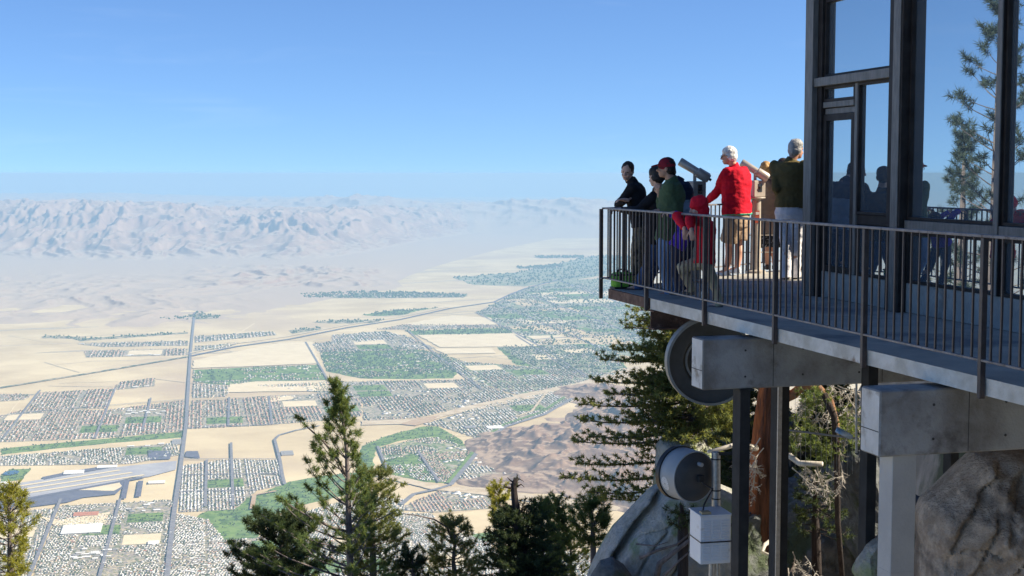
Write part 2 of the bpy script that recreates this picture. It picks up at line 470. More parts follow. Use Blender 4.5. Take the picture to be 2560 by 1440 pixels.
# -- built-up quarters
town([(100, 982), (285, 972), (300, 956), (388, 945), (386, 966), (290, 975), (262, 1022), (70, 1022)], 'red', 'a', 1.1)
town([(0, 1040), (75, 1022), (262, 1026), (470, 1000), (462, 1078), (240, 1097), (0, 1106)], 'red', 'a', .95)
town([(478, 1003), (560, 1000), (700, 990), (832, 984), (905, 1000), (905, 1040), (840, 1050), (620, 1066), (466, 1073)], 'red', 'a', .95)
town([(482, 925), (640, 918), (798, 912), (814, 950), (640, 955), (590, 965), (482, 955)], 'mix', 'b', .6, tree=2.2, ground_m=M_golf, gname='golf_course', rowgap=90)
town([(482, 957), (578, 966), (566, 992), (479, 996)], 'mix', 'a', 1.0)
town([(640, 965), (840, 955), (1180, 950), (1290, 992), (1150, 1020), (1050, 1045), (910, 1052), (905, 1000), (830, 985)], 'mix', 'a', .85, tree=1.6)
town([(0, 1165), (0, 1142), (180, 1128), (440, 1108), (450, 1138), (330, 1160), (100, 1164)], 'white', 'b', .85, tree=1.6)
town([(456, 1166), (560, 1150), (700, 1150), (706, 1214), (640, 1228), (585, 1275), (446, 1282)], 'white', 'a', 1.2, rowgap=44, step=16, tree=.7)
town([(150, 1266), (436, 1250), (416, 1450), (80, 1450)], 'white', 'b', .8, tree=1.5)
town([(-80, 1296), (140, 1270), (66, 1450), (-80, 1450)], 'white', 'b', .85, tree=1.3)
town([(442, 1284), (520, 1300), (560, 1352), (645, 1345), (700, 1300), (900, 1240), (1010, 1250), (1010, 1450), (418, 1450)], 'white', 'b', 1.1, rowgap=40, tree=.9)
town([(985, 1275), (1100, 1228), (1260, 1240), (1232, 1272), (1080, 1282)], 'red', 'a', 1.1, tree=.6)
town([(985, 1284), (1080, 1284), (1110, 1340), (1200, 1330), (1240, 1380), (1560, 1380), (1560, 1450), (985, 1450)], 'white', 'b', 1.0, tree=.9)
town([(945, 1120), (1060, 1095), (1090, 1094), (1180, 1122), (1178, 1135), (1045, 1132), (960, 1150)], 'mix', 'b', .8, tree=1.8, ground_m=M_suburb, gname='suburb_ground')
town([(952, 1150), (1045, 1133), (1115, 1206), (1060, 1202), (985, 1190)], 'white', 'b', .6, tree=.8, ground_m=M_golf, gname='golf_course', rowgap=46)
town([(1048, 1135), (1188, 1128), (1130, 1204), (1100, 1206)], 'red', 'b', 1.1, tree=1.2, ground_m=M_suburb, gname='suburb_ground')
town([(1120, 1200), (1190, 1128), (1250, 1100), (1260, 1130), (1300, 1165), (1330, 1180), (1180, 1210)], 'white', 'a', .9)
town([(1060, 1062), (1160, 1030), (1240, 1008), (1360, 985), (1450, 966), (1440, 1000), (1350, 1040), (1265, 1068), (1200, 1100), (1100, 1066)], 'white', 'a', .9, tree=1.6)
town([(800, 884), (1010, 872), (1120, 892), (1140, 930), (900, 945), (816, 926)], 'mix', 'b', .45, tree=3.0, ground_m=M_golf, gname='golf_course')
town([(1040, 880), (1100, 884), (1160, 905), (1290, 915), (1560, 935), (1470, 952), (1300, 990), (1185, 952)], 'grey', 'a', .9, tree=1.6, ground_m=M_suburb, gname='suburb_ground')
town([(1245, 868), (1540, 872), (1560, 930), (1350, 926)], 'mix', 'a', .5, tree=2.0, ground_m=M_suburb, gname='suburb_ground')
town([(1195, 782), (1310, 724), (1560, 698), (1640, 720), (1640, 880), (1480, 880), (1355, 868)], 'mix', 'a', .55, tree=1.3, ground_m=M_suburb, gname='suburb_ground')
town([(780, 860), (960, 838), (1010, 838), (1090, 872), (800, 882)], 'grey', 'a', .9)
town([(190, 860), (470, 852), (470, 864), (260, 868)], 'grey', 'a', 1.0)
town([(210, 878), (470, 872), (470, 888), (215, 894)], 'red', 'a', 1.0)
town([(487, 841), (680, 829), (692, 838), (560, 850), (487, 857)], 'mix', 'a', 1.0)
town([(487, 866), (600, 858), (560, 872), (487, 878)], 'mix', 'a', .7)
town([(940, 824), (1012, 812), (1230, 812), (1275, 818), (1010, 824)], 'red', 'a', .7)
town([(830, 838), (960, 828), (1000, 838), (960, 850), (830, 862)], 'white', 'a', .7)
town([(760, 738), (1170, 736), (1160, 743), (770, 744)], 'grey', 'a', .8, ground_m=M_suburb, gname='suburb_ground')
town([(1340, 1240), (1420, 1250), (1560, 1225), (1560, 1250), (1450, 1262)], 'white', 'b', .7)
town([(0, 966 + 20), (90, 985), (60, 1000), (0, 1004)], 'red', 'b', .8)

# -- golf links, lots and stores scattered through the far suburb
rp = random.Random(19)
SUB = ground([(1200, 785), (1310, 726), (1480, 688), (1640, 690), (1650, 860), (1480, 880), (1360, 868)])
for k in range(60):
    x, y = rp.uniform(1200, 1620), rp.uniform(690, 880)
    c = np.array(pz(x, y, FLOOR)[:2]); s_ = c[1] / 14000
    a, w = rp.uniform(140, 420) * s_, rp.uniform(120, 520) * s_
    q = np.array([c + GA * a * i + GB * w * j for i, j in ((-1, -1), (-1, 1), (1, .9), (.8, -1))])
    if inside(q, SUB).all(): sheet(*rp.choice((('golf_course', q, M_golf), ('golf_course', q, M_golf), ('sand_field', q, M_field), ('sand_field', q, M_sand), ('scrub_belt', q, M_scrub))), 3.4, pre=True)
for x0, y0, x1, y1 in ((1236, 756, 1500, 870), (1300, 728, 1620, 850), (1400, 702, 1660, 800), (1195, 783, 1640, 752), (1260, 820, 1640, 790), (1330, 850, 1640, 828)): road([(x0, y0), (x1, y1)], 40, M_dark, lift=6)
for k in range(46):                                                    # scrubby washes over the open desert
    x, y = rp.uniform(-100, 1250), rp.uniform(700, 900) if k % 2 else rp.uniform(655, 760)
    c = np.array(pz(x, y, FLOOR)[:2]); s_ = c[1] / 14000; L_ = rp.uniform(300, 1100) * s_
    pts_ = [c + GB * (t - 3) * L_ / 3 + GA * (rp.gauss(0, 45) + .12 * (t - 3) * L_ / 3) * s_ for t in range(7)]
    w_ = rp.uniform(12, 60) * s_
    q = np.array([p + GA * w_ * math.sin((i + .4) / 7 * 3.1) for i, p in enumerate(pts_)] + [p - GA * w_ * math.sin((i + .4) / 7 * 3.1) for i, p in list(enumerate(pts_))[::-1]])
    sheet('wash', q, rp.choice((M_wash, M_scrubby, M_scrubby)), .3, pre=True)
for k in range(34):                                                    # dirt tracks
    x, y = rp.uniform(-60, 1300), rp.uniform(690, 1110)
    dx_, dy_ = rp.choice(((rp.uniform(60, 240), rp.uniform(-14, 8)), (-(y - 433) * .12 * rp.uniform(.4, 1.6), rp.uniform(20, 50)), (rp.uniform(40, 160), rp.uniform(10, 30))))
    road([(x, y), (x + dx_ * .5 + rp.uniform(-6, 6), y + dy_ * .5 + rp.uniform(-1, 1)), (x + dx_, y + dy_)], rp.choice((10, 14, 20)), rp.choice((M_scrubby, M_field, M_scrubby)), 'track', .9)
# -- open fields, washes, airfield
for p in ([(1043, 838), (1300, 834), (1355, 867), (1100, 869)], [(1085, 873), (1230, 872), (1240, 884), (1110, 886)], [(1002, 812), (1130, 790), (1225, 795), (1250, 812), (1060, 815)],
          [(1330, 888), (1400, 885), (1412, 898), (1345, 901)], [(575, 962), (640, 955), (832, 953), (836, 978), (560, 982)], [(482, 902), (700, 858), (780, 856), (798, 910), (482, 922)], [(660, 993), (735, 990), (732, 1000), (668, 1008)]):
    sheet('sand_field', p, M_field, 5.0)
sheet('sand_field', [(1110, 1290), (1240, 1272), (1440, 1275), (1600, 1280), (1600, 1370), (1260, 1370), (1180, 1345)], M_sand, 4.0)
sheet('sand_field', [(95, 1292), (150, 1302), (275, 1282), (262, 1312), (140, 1316)], M_field, 5.0)
sheet('wash', [(1600, 915), (1555, 922), (1447, 958), (1344, 978), (1241, 1001), (1153, 1020), (1076, 1044), (1000, 1050), (903, 1054), (903, 1064), (1000, 1062), (1062, 1060), (1110, 1042), (1160, 1032), (1241, 1016), (1344, 994), (1440, 976), (1600, 935)], M_wash, 5.0)
sheet('wash', [(1045, 1046), (1100, 1040), (1075, 1056), (1040, 1066), (1000, 1062)], M_earth, 6.0)
sheet('wash', [(940, 1178), (985, 1190), (1055, 1206), (1099, 1217), (1164, 1219), (1241, 1225), (1298, 1236), (1421, 1250), (1600, 1262), (1600, 1284), (1421, 1268), (1298, 1252), (1164, 1234), (1090, 1228), (990, 1204), (940, 1192)], M_wash, 5.0)
sheet('apron', [(0, 1217), (160, 1192), (290, 1170), (442, 1154), (440, 1176), (372, 1194), (330, 1196), (150, 1240), (0, 1258)], M_apron, 5.0)
sheet('apron', [(-60, 1226), (0, 1217), (0, 1258), (-60, 1268)], M_apron, 5.0)
sheet('tarmac', [(0, 1254), (150, 1236), (310, 1202), (316, 1212), (290, 1238), (210, 1246), (170, 1258), (0, 1280)], M_dark, 6.0)
sheet('sand_field', [(196, 1228), (304, 1206), (300, 1222), (285, 1230)], M_field, 7.0)
sheet('tarmac', [(105, 1195), (190, 1178), (286, 1164), (292, 1170), (200, 1184), (110, 1202)], M_dark, 6.0)
sheet('tarmac', [(370, 1128), (426, 1130), (426, 1150), (372, 1152)], M_dark, 6.0)
sheet('tarmac', [(466, 1130), (495, 1130), (500, 1148), (462, 1144)], M_dark, 6.0)
for p in ([(20, 1232), (330, 1184)], [(0, 1246), (360, 1190)], [(0, 1226), (300, 1178)]):
    road(p, 40, M_field, 'runway', 8.0)
road([(0, 1262), (360, 1196)], 55, M_dark, 'taxiway', 8.0)
for p in ([(352, 1205), (345, 1245)], [(318, 1202), (308, 1250)]): road(p, 40, M_dark, 'taxiway', 8.0)
for p in ([(630, 1275), (636, 1240), (690, 1230)], ):
    road(p, 34, M_earth, 'track', 8.0)
q = ground([(28, 1184)])[0]
sheet('pond', np.array([[q[0] + 60 * math.cos(t), q[1] + 90 * math.sin(t)] for t in np.linspace(0, 6.0, 14)]), M_pond, 6.0, pre=True)
q = ground([(1240, 1345)])[0]
sheet('golf_course', np.array([[q[0] + 150 * math.cos(t) * (1 + .2 * math.sin(3 * t)), q[1] + 130 * math.sin(t)] for t in np.linspace(0, 6.0, 16)]), M_golf, 6.0, pre=True)

# -- streets
road([(487, 782), (476, 890), (465, 1067), (451, 1176), (432, 1308), (418, 1440), (412, 1500)], 34)
road([(152, 1250), (75, 1440), (50, 1500)], 24)
road([(300, 1250), (250, 1440), (236, 1500)], 22)
for p in ([(101, 977), (8, 1098)], [(288, 973), (237, 1098)], [(377, 997), (356, 1078)], [(573, 995), (571, 1066)], [(672, 992), (680, 1062)], [(517, 1152), (513, 1269)], [(578, 1109), (583, 1269)],
          [(764, 856), (820, 952), (860, 1000)], [(1017, 825), (1100, 895), (1204, 975)], [(1189, 781), (1354, 869), (1470, 945)], [(1290, 840), (1440, 935)], [(944, 1118), (970, 1179)], [(1045, 1130), (1098, 1208)]):
    road(p, 22)
for p in ([(0, 1042), (110, 1028), (466, 1000)], [(466, 1072), (700, 1062)], [(456, 1150), (700, 1150)], [(450, 1190), (705, 1186)], [(446, 1232), (640, 1228)], [(482, 957), (800, 952)], [(478, 1003), (830, 984)]):
    road(p, 20)
road([(800, 1066), (740, 1078), (698, 1090), (687, 1102), (700, 1152), (706, 1190), (712, 1214)], 26)
road([(0, 971), (240, 932), (476, 892)], 70, M_scrub, 'wash_bank', 7.0)
road([(476, 892), (590, 868), (720, 850), (870, 820), (1001, 800), (1126, 772), (1236, 756), (1276, 737), (1314, 722), (1407, 697), (1495, 684), (1600, 664)], 60, M_dark)
road([(476, 884), (590, 860), (720, 842), (870, 813), (1001, 793), (1126, 767)], 40, M_field, 'track')
road([(1455, 983), (1365, 1037), (1267, 1068), (1223, 1096), (1163, 1171), (1127, 1215), (1091, 1226), (1035, 1238), (1004, 1264)], 42)
road([(1440, 975), (1355, 1032), (1257, 1064), (1213, 1094), (1154, 1168), (1120, 1210)], 40, M_golf, 'verge', 7.5)
road([(1368, 980), (1330, 1030), (1290, 1044)], 30, M_wash, 'track')

# -- one mesh of houses too small and too many to count, the 300 that show largest as houses of their own
H = np.concatenate(HOUSES); T = np.concatenate(TREES)
hx, hy = proj(np.stack([H[:, 0], H[:, 1], np.full(len(H), FLOOR + 4)], 1))
dist = np.hypot(H[:, 0], H[:, 1])
ok = (hx > 6) & (hx < 545 - np.clip(1440 - hy, 0, 200) * -0.2) & (hy < 1434) & ~((hx < 115) & (hy > 1225) & (hy < 1410))
score = np.where(ok, H[:, 2] * H[:, 3] / dist ** 2, -1)
big = np.argsort(-score)[:300]
rest = np.ones(len(H), bool); rest[big] = False
def house_arrays(Hs):
    n = len(Hs)
    sg = np.array([(-1, -1), (1, -1), (1, 1), (-1, 1)], float)
    base = Hs[:, None, :2] + (sg[None, :, :1] * Hs[:, None, 2:3]) * GA + (sg[None, :, 1:] * Hs[:, None, 3:4]) * GB
    z0 = np.full((n, 4, 1), FLOOR + 3.0); z1 = z0 + Hs[:, None, 4:5]
    V = np.concatenate([np.concatenate([base, z0], 2), np.concatenate([base, z1], 2)], 1).reshape(-1, 3)
    f = np.array([(4, 7, 6, 5), (0, 4, 5, 1), (1, 5, 6, 2), (2, 6, 7, 3), (3, 7, 4, 0)])
    F = (np.arange(n)[:, None, None] * 8 + f[None]).reshape(-1, 4)
    mi = np.stack([Hs[:, 5], *[np.full(n, 4)] * 4], 1).reshape(-1)
    return V, F, mi
V, F, mi = house_arrays(H[rest])
tag(np_mesh('town_houses', V, F, [M_rw, M_rr, M_rg, M_rt, M_hw], mi, base=(0, 14000, FLOOR)), 'thousands of tiny pale and red roofs spread over the valley floor', 'town', kind='stuff')
n = len(T)
oc = np.array([(1, 0, .9), (0, 1, .9), (-1, 0, .9), (0, -1, .9), (0, 0, 1.9), (0, 0, 0)])
TV = np.concatenate([T[:, :2], np.full((n, 1), FLOOR + 2.5)], 1)[:, None] + oc[None] * T[:, None, 2:3]
of = np.array([(0, 1, 4), (1, 2, 4), (2, 3, 4), (3, 0, 4), (1, 0, 5), (2, 1, 5), (3, 2, 5), (0, 3, 5)])
tag(np_mesh('town_trees', TV.reshape(-1, 3), (np.arange(n)[:, None, None] * 6 + of[None]).reshape(-1, 3), M_vt, base=(0, 14000, FLOOR)), 'tiny dark street and garden trees across the valley towns', 'trees', kind='stuff')
def house_mesh(m):
    b = MB(); a, w, h, e = 1, 1, 1.0, 0.12
    b.hexa([(-a, -w, -1), (a, -w, -1), (a, w, -1), (-a, w, -1), (-a, -w, .55), (a, -w, .55), (a, w, .55), (-a, w, .55)], 1)
    b.add([(-a - e, -w - e, .5), (a + e, -w - e, .5), (a + e, w + e, .5), (-a - e, w + e, .5), (-a * .6, 0, h), (a * .6, 0, h)], [(0, 1, 5, 4), (1, 2, 5), (2, 3, 4, 5), (3, 0, 4), (3, 2, 1, 0)], 0)
    o = b.build('house', [m, M_hw]); me = o.data; bpy.data.objects.remove(o); return me
HM = [house_mesh(m) for m in (M_rw, M_rr, M_rg, M_rt)]
HL = [('small white roofed house in the streets at the bottom of the valley view', 'white roofed houses in the nearest valley streets'), ('small red tiled house in the streets at the bottom of the valley view', 'red roofed houses in the nearest valley streets'),
      ('small grey roofed house in the streets at the bottom of the valley view', 'grey roofed houses in the nearest valley streets'), ('small tan roofed house in the streets at the bottom of the valley view', 'tan roofed houses in the nearest valley streets')]
for i in big:
    r = H[i]; k = int(r[5])
    o = bpy.data.objects.new('house', HM[k]); COL.objects.link(o)
    o.location = (r[0], r[1], FLOOR + 3.0 + r[4]); o.rotation_euler = (0, 0, -HX)
    o.scale = (r[3], r[2], r[4])
    tag(o, HL[k][0], 'house', HL[k][1])

# -- buildings of the valley one can tell apart
def shed(label, px, py, wpx, dpx, h, m, cat='warehouse', tilt=0.0, group=None):
    c = pz(px, py, FLOOR); w = wpx / FPX * c.y / 2
    d = abs(pz(px, py - dpx / 2, FLOOR).y - pz(px, py + dpx / 2, FLOOR).y) / 2
    o = empty('large_building', (c.x, c.y, FLOOR + 8), label, cat, group)
    a = -HX + tilt; X = Vector((math.cos(a), math.sin(a), 0)); Y = Vector((-math.sin(a), math.cos(a), 0))
    b = MB(); b.box(c + Vector((0, 0, h / 2 + 2)), (w, d, h / 2), (X, Y, Vector((0, 0, 1)))); b.build('wall', M_hw, o)
    b = MB(); b.box(c + Vector((0, 0, h + 2.6)), (w + 2, d + 2, .6), (X, Y, Vector((0, 0, 1))))
    for s in (-.5, .1, .55): b.box(c + X * (w * s) + Vector((0, 0, h + 4)), (w * .06 + 2, d * .2, 1.2), (X, Y, Vector((0, 0, 1))))
    b.build('roof', m, o)
shed('broad flat white warehouse below the sand lot between two long streets', 205, 1326, 96, 22, 11, M_rw)
shed('long white hangar in front of the dark parking strip beside the runways', 185, 1184, 48, 9, 12, M_rw, 'hangar')
shed('row shaped white terminal at the far end of the dark airfield strip', 268, 1170, 48, 6, 12, M_rw, 'terminal')
shed('white hangar at the picture edge beside the green field with a pond', 14, 1212, 26, 8, 12, M_rw, 'hangar')
shed('long pale store building beside the airfield corner', 392, 1208, 40, 6, 9, M_rw)
shed('red roofed apartment row above the sand lot', 215, 1288, 60, 9, 9, M_rr, 'apartment block')
shed('white flat factory north of the diagonal highway', 1237, 1071, 40, 7, 12, M_rw, 'factory')
shed('dark roofed long store left of the white flat factory', 1175, 1070, 26, 5, 9, M_rg, 'store')
shed('grey roofed depot beside the straight road by the sand flats', 442, 1107, 22, 12, 9, M_rg, 'depot')
shed('pale blue roofed depot beside the curved desert road', 718, 1135, 30, 10, 9, M_rg, 'depot')
shed('white school building in the trees right of the straight road', 384, 1360, 26, 8, 9, M_rw, 'school')

# ------------------------------------------------------------------ mountains and hills
M_mtn = mat('mountain_rock', (0.29, 0.19, 0.135), (0.42, 0.295, 0.21), scale=0.0014, rough=0.95, spec=0.1, detail=10, c3=(0.30, 0.195, 0.145), s3=0.0004, lo3=0.5, hi3=0.65)
M_hill = mat('brown_hill_rock', (0.20, 0.125, 0.088), (0.33, 0.225, 0.155), scale=0.009, rough=0.95, spec=0.1, detail=12, c3=(0.17, 0.115, 0.09), s3=0.004, lo3=0.48, hi3=0.62)
def flats(m, c, lo=.955, hi=.992):                         # gentle ground between the ridges is sand
    N, L = m.node_tree.nodes, m.node_tree.links; p = N['Principled BSDF']; src = p.inputs['Base Color'].links[0].from_socket
    g_ = N.new('ShaderNodeNewGeometry'); s_ = N.new('ShaderNodeSeparateXYZ'); r_ = N.new('ShaderNodeMapRange'); x_ = N.new('ShaderNodeMix'); x_.data_type = 'RGBA'
    L.new(g_.outputs['Normal'], s_.inputs[0]); L.new(s_.outputs[2], r_.inputs[0]); r_.inputs[1].default_value = lo; r_.inputs[2].default_value = hi
    L.new(r_.outputs[0], x_.inputs[0]); L.new(src, x_.inputs[6]); x_.inputs[7].default_value = (*c, 1); L.new(x_.outputs[2], p.inputs['Base Color'])
flats(M_mtn, (0.50, 0.385, 0.28)); flats(M_hill, (0.43, 0.31, 0.215), .975, .998)
def itp(x, pts): return np.interp(x, [p[0] for p in pts], [p[1] for p in pts])
def grid_mesh(name, X, Y, Z, m):
    nr, nc = X.shape
    idx = np.arange(nr * nc).reshape(nr, nc)
    F = np.stack([idx[:-1, :-1], idx[:-1, 1:], idx[1:, 1:], idx[1:, :-1]], -1).reshape(-1, 4)
    return tag(np_mesh(name, np.stack([X, Y, Z], -1).reshape(-1, 3), F, m, smooth=False, base=(float(X.mean()), float(Y.mean()), FLOOR)), kind='structure')
PX = np.arange(-420, 3000, 3.2)
foot = itp(PX, [(-400, 650), (0, 655), (300, 660), (600, 655), (750, 660), (900, 640), (1000, 618), (1100, 600), (1250, 578), (1400, 560), (1500, 552), (3000, 545)])
crest = itp(PX, [(-400, 512), (0, 514), (250, 510), (420, 520), (560, 532), (800, 530), (1000, 526), (1120, 519), (1200, 524), (1280, 536), (1400, 548), (1500, 548), (3000, 540)])
def rng_of(y): return -FLOOR / np.maximum((y - 433) / FPX, 1e-4)
r0 = np.minimum(rng_of(foot), 88000); r1 = r0 + np.clip(0.26 * r0, 6000, 12000)
zc = EYE - (crest - 433) / FPX * r1 - FLOOR
RR = np.concatenate([np.linspace(21000, 36000, 190), np.linspace(36090, 60000, 300), np.linspace(60200, 98000, 90)])
UX = (PX - 1280) / FPX
Yg = np.repeat(RR[:, None], len(PX), 1); Xg = Yg * UX[None]
t = (Yg - r0) / (r1 - r0)
wx = Xg + 900 * fbm(Xg / 5000, Yg / 5000, 3, 40); wy = Yg + 900 * fbm(Xg / 5000, Yg / 5000, 3, 50)
rn = .34 * ridged(wx / 4200, wy / 6500, 5, 60) + .40 * ridged(wx / 1250, wy / 3400, 5, 66) + .30 * ridged(wx / 620, wy / 1300, 4, 71)
env = sstep(-0.05, 1.0, t) * np.where(t > 1, 1 - 0.25 * sstep(1, 2.5, t), 1)
hgt = zc[None] * (env * 0.88 + 0.40 * (rn - 0.44) * np.sqrt(np.clip(env, 0, 1)) * np.where(t > .55, .30 + .70 * np.exp(-(t - .55) * 2.2), 1))
fan = 120 * sstep(-1.4, 0.2, t)
ind = sstep(22500, 24500, Yg) * (1 - sstep(31500, 36000, Yg)) * (1 - sstep(250, 700, PX[None] + 260 * (Yg - 24000) / 9000 * -1))
ind2 = sstep(29500, 31500, Yg) * (1 - sstep(35000, 38000, Yg)) * (1 - sstep(880, 1020, PX[None])) * sstep(400, 640, PX[None])
low = (ind * 45 + ind2 * 75) * np.clip(ridged(wx / 2100, wy / 2100, 5, 80) * .6 + .5 * ridged(wx / 800, wy / 1400, 4, 84) - 0.3 + .3 * pnoise(wx / 6000, wy / 6000, 3), 0, 2)
Zg = FLOOR - 3 + np.maximum(hgt, 0) + fan * sstep(-1.4, -1.0, t) + low
grid_mesh('mountain_range', Xg, Yg, Zg, M_mtn)
crest2 = itp(PX, [(-400, 515), (200, 512), (420, 512), (560, 503), (700, 501), (790, 496), (850, 489), (885, 487), (930, 490), (980, 498), (1080, 505), (1180, 503), (1240, 507), (1320, 499), (1420, 491), (1470, 492), (1540, 500), (1700, 497), (3000, 500)])
R2 = np.linspace(54000, 82000, 110)
Yg = np.repeat(R2[:, None], len(PX), 1); Xg = Yg * UX[None]
t = (Yg - 54000) / 14000
zc2 = EYE - (crest2 - 433) / FPX * 68000 - FLOOR
rn = .6 * ridged(Xg / 6000, Yg / 7000, 6, 90) + .5 * ridged(Xg / 1500, Yg / 3500, 5, 95)
Zg = FLOOR - 5 + zc2[None] * sstep(0, 1, t) * (0.90 + 0.16 * (rn - .5)) * np.where(t > 1, 1 - .5 * sstep(1, 2, t), 1)
grid_mesh('far_mountains', Xg, Yg, Zg, M_mtn)

def hill(outline_c, ax_px, h, seed, ang):
    """one brown hill: px centre, half sizes in metres, height"""
    c = pz(*outline_c, FLOOR); a, b = ax_px; n = 230
    u = np.linspace(-1.25, 1.25, n); U, W = np.meshgrid(u, u)
    ca, sa = math.cos(ang), math.sin(ang)
    X = c.x + U * a * ca - W * b * sa; Y = c.y + U * a * sa + W * b * ca
    wob = 0.33 * fbm(X / 900, Y / 900, 4, seed)
    rad = np.sqrt(U ** 2 + W ** 2) + wob
    e = 1 - sstep(0.0, 1.0, rad)
    rd = .55 * ridged(X / 520 + .2 * fbm(X / 300, Y / 300, 3, seed + 5), Y / 700, 6, seed + 3) + .34 * ridged(X / 210, Y / 300, 4, seed + 7)
    Z = FLOOR - 6 + h * .43 * (e * .85 + np.sqrt(e) * .5 * (rd - .3)) + 8 * sstep(1.0, .9, rad)
    grid_mesh('brown_hill', X, Y, Z, M_hill)
hill((1465, 1118), (1050, 1700), 330, 1, -.15)
hill((1640, 1060), (900, 2000), 420, 2, 0)
hill((1370, 1203), (900, 420), 150, 3, .1)
hill((1560, 1212), (800, 600), 260, 4, .3)
hill((1500, 985), (500, 900), 200, 6, 0.2)
hill((1700, 1250), (800, 800), 300, 8, 0)

# ------------------------------------------------------------------ the air
hz = MB(); hz.hexa([(-120000, -5000, FLOOR - 60), (120000, -5000, FLOOR - 60), (120000, 145000, FLOOR - 60), (-120000, 145000, FLOOR - 60),
                    (-120000, -5000, 16), (120000, -5000, 16), (120000, 145000, 16), (-120000, 145000, 16)])
mh = bpy.data.materials.new('haze'); mh.use_nodes = True
for nd in list(mh.node_tree.nodes):
    if nd.type == 'BSDF_PRINCIPLED': mh.node_tree.nodes.remove(nd)
pv = mh.node_tree.nodes.new('ShaderNodeVolumePrincipled')
pv.inputs['Color'].default_value = (0.365, 0.607, 0.880, 1)
pv.inputs['Density'].default_value = 2.4e-5
pv.inputs['Anisotropy'].default_value = 0.0
mh.node_tree.links.new(pv.outputs[0], mh.node_tree.nodes['Material Output'].inputs['Volume'])
ho = hz.build('haze', mh, base=(0, 0, 0)); tag(ho, kind='stuff')
# ------------------------------------------------------------------ deck, railings, glass building
UP = Vector((0, 0, 1))
def heading(deg): a = math.radians(deg); return Vector((math.sin(a), math.cos(a), 0))
D = heading(-15.0); Nn = Vector((D.y, -D.x, 0))          # along the railing / towards the building
def dk(L, s, z=0.0): return Nn * L + D * s + UP * z
def hit(px, py, L, n=Nn):                                 # where the pixel's ray meets the upright plane at offset L
    r = ray(px, py); return Vector((0, 0, EYE)) + r * (L / r.dot(n))
M_conc = mat('grey_concrete', (0.30, 0.29, 0.27), (0.40, 0.39, 0.36), scale=3.0, rough=0.9, bump=0.5, bscale=40, c3=(0.16, 0.14, 0.12), s3=1.3, lo3=0.56, hi3=0.66)
M_edge = mat('stained_concrete_edge', (0.50, 0.48, 0.42), (0.70, 0.69, 0.64), scale=4.0, rough=0.9, bump=0.6, bscale=35, c3=(0.26, 0.17, 0.10), s3=2.6, lo3=0.60, hi3=0.70)
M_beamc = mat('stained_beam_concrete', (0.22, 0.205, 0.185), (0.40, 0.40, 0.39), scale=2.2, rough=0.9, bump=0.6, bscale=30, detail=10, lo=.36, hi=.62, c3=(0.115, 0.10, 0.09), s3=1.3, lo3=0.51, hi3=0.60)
M_beame = mat('skylit_beam_end', (0.62, 0.60, 0.55), (0.74, 0.72, 0.68), scale=5.0, rough=0.9, bump=0.5, bscale=30, c3=(0.36, 0.31, 0.25), s3=3, lo3=.56, hi3=.66)  # lighter than the beam: skylight on its ends put into the colour
M_colc = mat('pale_column_concrete', (0.42, 0.41, 0.39), (0.50, 0.49, 0.46), scale=2.0, rough=0.85, bump=0.3, bscale=30)
M_floor = mat('deck_floor', (0.35, 0.33, 0.29), (0.47, 0.44, 0.38), scale=2.2, rough=0.85, bump=0.4, bscale=60, c3=(0.20, 0.20, 0.20), s3=0.7, lo3=0.52, hi3=0.62)
M_rust = mat('rusty_brown_steel', (0.10, 0.055, 0.04), (0.17, 0.10, 0.075), scale=9.0, rough=0.8, bump=0.4, bscale=60, c3=(0.24, 0.15, 0.11), s3=14, lo3=0.56, hi3=0.68)
M_rail = mat('brown_painted_steel', (0.060, 0.046, 0.042), (0.085, 0.066, 0.060), scale=12, rough=0.45, bump=0.2, bscale=90)
M_worn = mat('worn_rail_paint', (0.15, 0.135, 0.135), (0.25, 0.23, 0.23), scale=9, rough=0.4, bump=0.2, bscale=90, c3=(0.09, 0.065, 0.06), s3=16, lo3=0.56, hi3=0.66)
M_dsteel = mat('dark_steel', (0.028, 0.030, 0.032), (0.042, 0.044, 0.046), scale=5, rough=0.7, spec=.15)
M_galv = mat('galvanised_steel', (0.30, 0.31, 0.32), (0.40, 0.41, 0.42), scale=25, rough=0.4, metal=0.6)
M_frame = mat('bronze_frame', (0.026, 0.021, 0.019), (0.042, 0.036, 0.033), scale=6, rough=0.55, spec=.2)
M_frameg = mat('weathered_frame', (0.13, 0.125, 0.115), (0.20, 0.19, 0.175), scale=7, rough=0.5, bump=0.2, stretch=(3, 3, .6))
M_formk = mat('form_joint_dark', (0.07, 0.065, 0.06), rough=.95)  # dark tone of the form joints and tie holes
M_inside = mat('dark_interior', (0.02, 0.02, 0.022), rough=0.9)
M_roofm = mat('building_roof', (0.18, 0.17, 0.16), rough=0.9)
def glass_mat():
    m = bpy.data.materials.new('tinted_mirror_glass'); m.use_nodes = True
    N, L = m.node_tree.nodes, m.node_tree.links
    for nd in list(N):
        if nd.type == 'BSDF_PRINCIPLED': N.remove(nd)
    gl = N.new('ShaderNodeBsdfGlossy'); gl.inputs['Roughness'].default_value = 0.0; gl.inputs['Color'].default_value = (0.90, 0.97, 1.0, 1)
    df = N.new('ShaderNodeBsdfDiffuse'); df.inputs[0].default_value = (0.12, 0.15, 0.18, 1)
    fr = N.new('ShaderNodeFresnel'); fr.inputs[0].default_value = 7.0
    ms = N.new('ShaderNodeMixShader')
    L.new(fr.outputs[0], ms.inputs[0]); L.new(df.outputs[0], ms.inputs[1]); L.new(gl.outputs[0], ms.inputs[2])
    L.new(ms.outputs[0], N['Material Output'].inputs[0]); return m
M_glass = glass_mat()

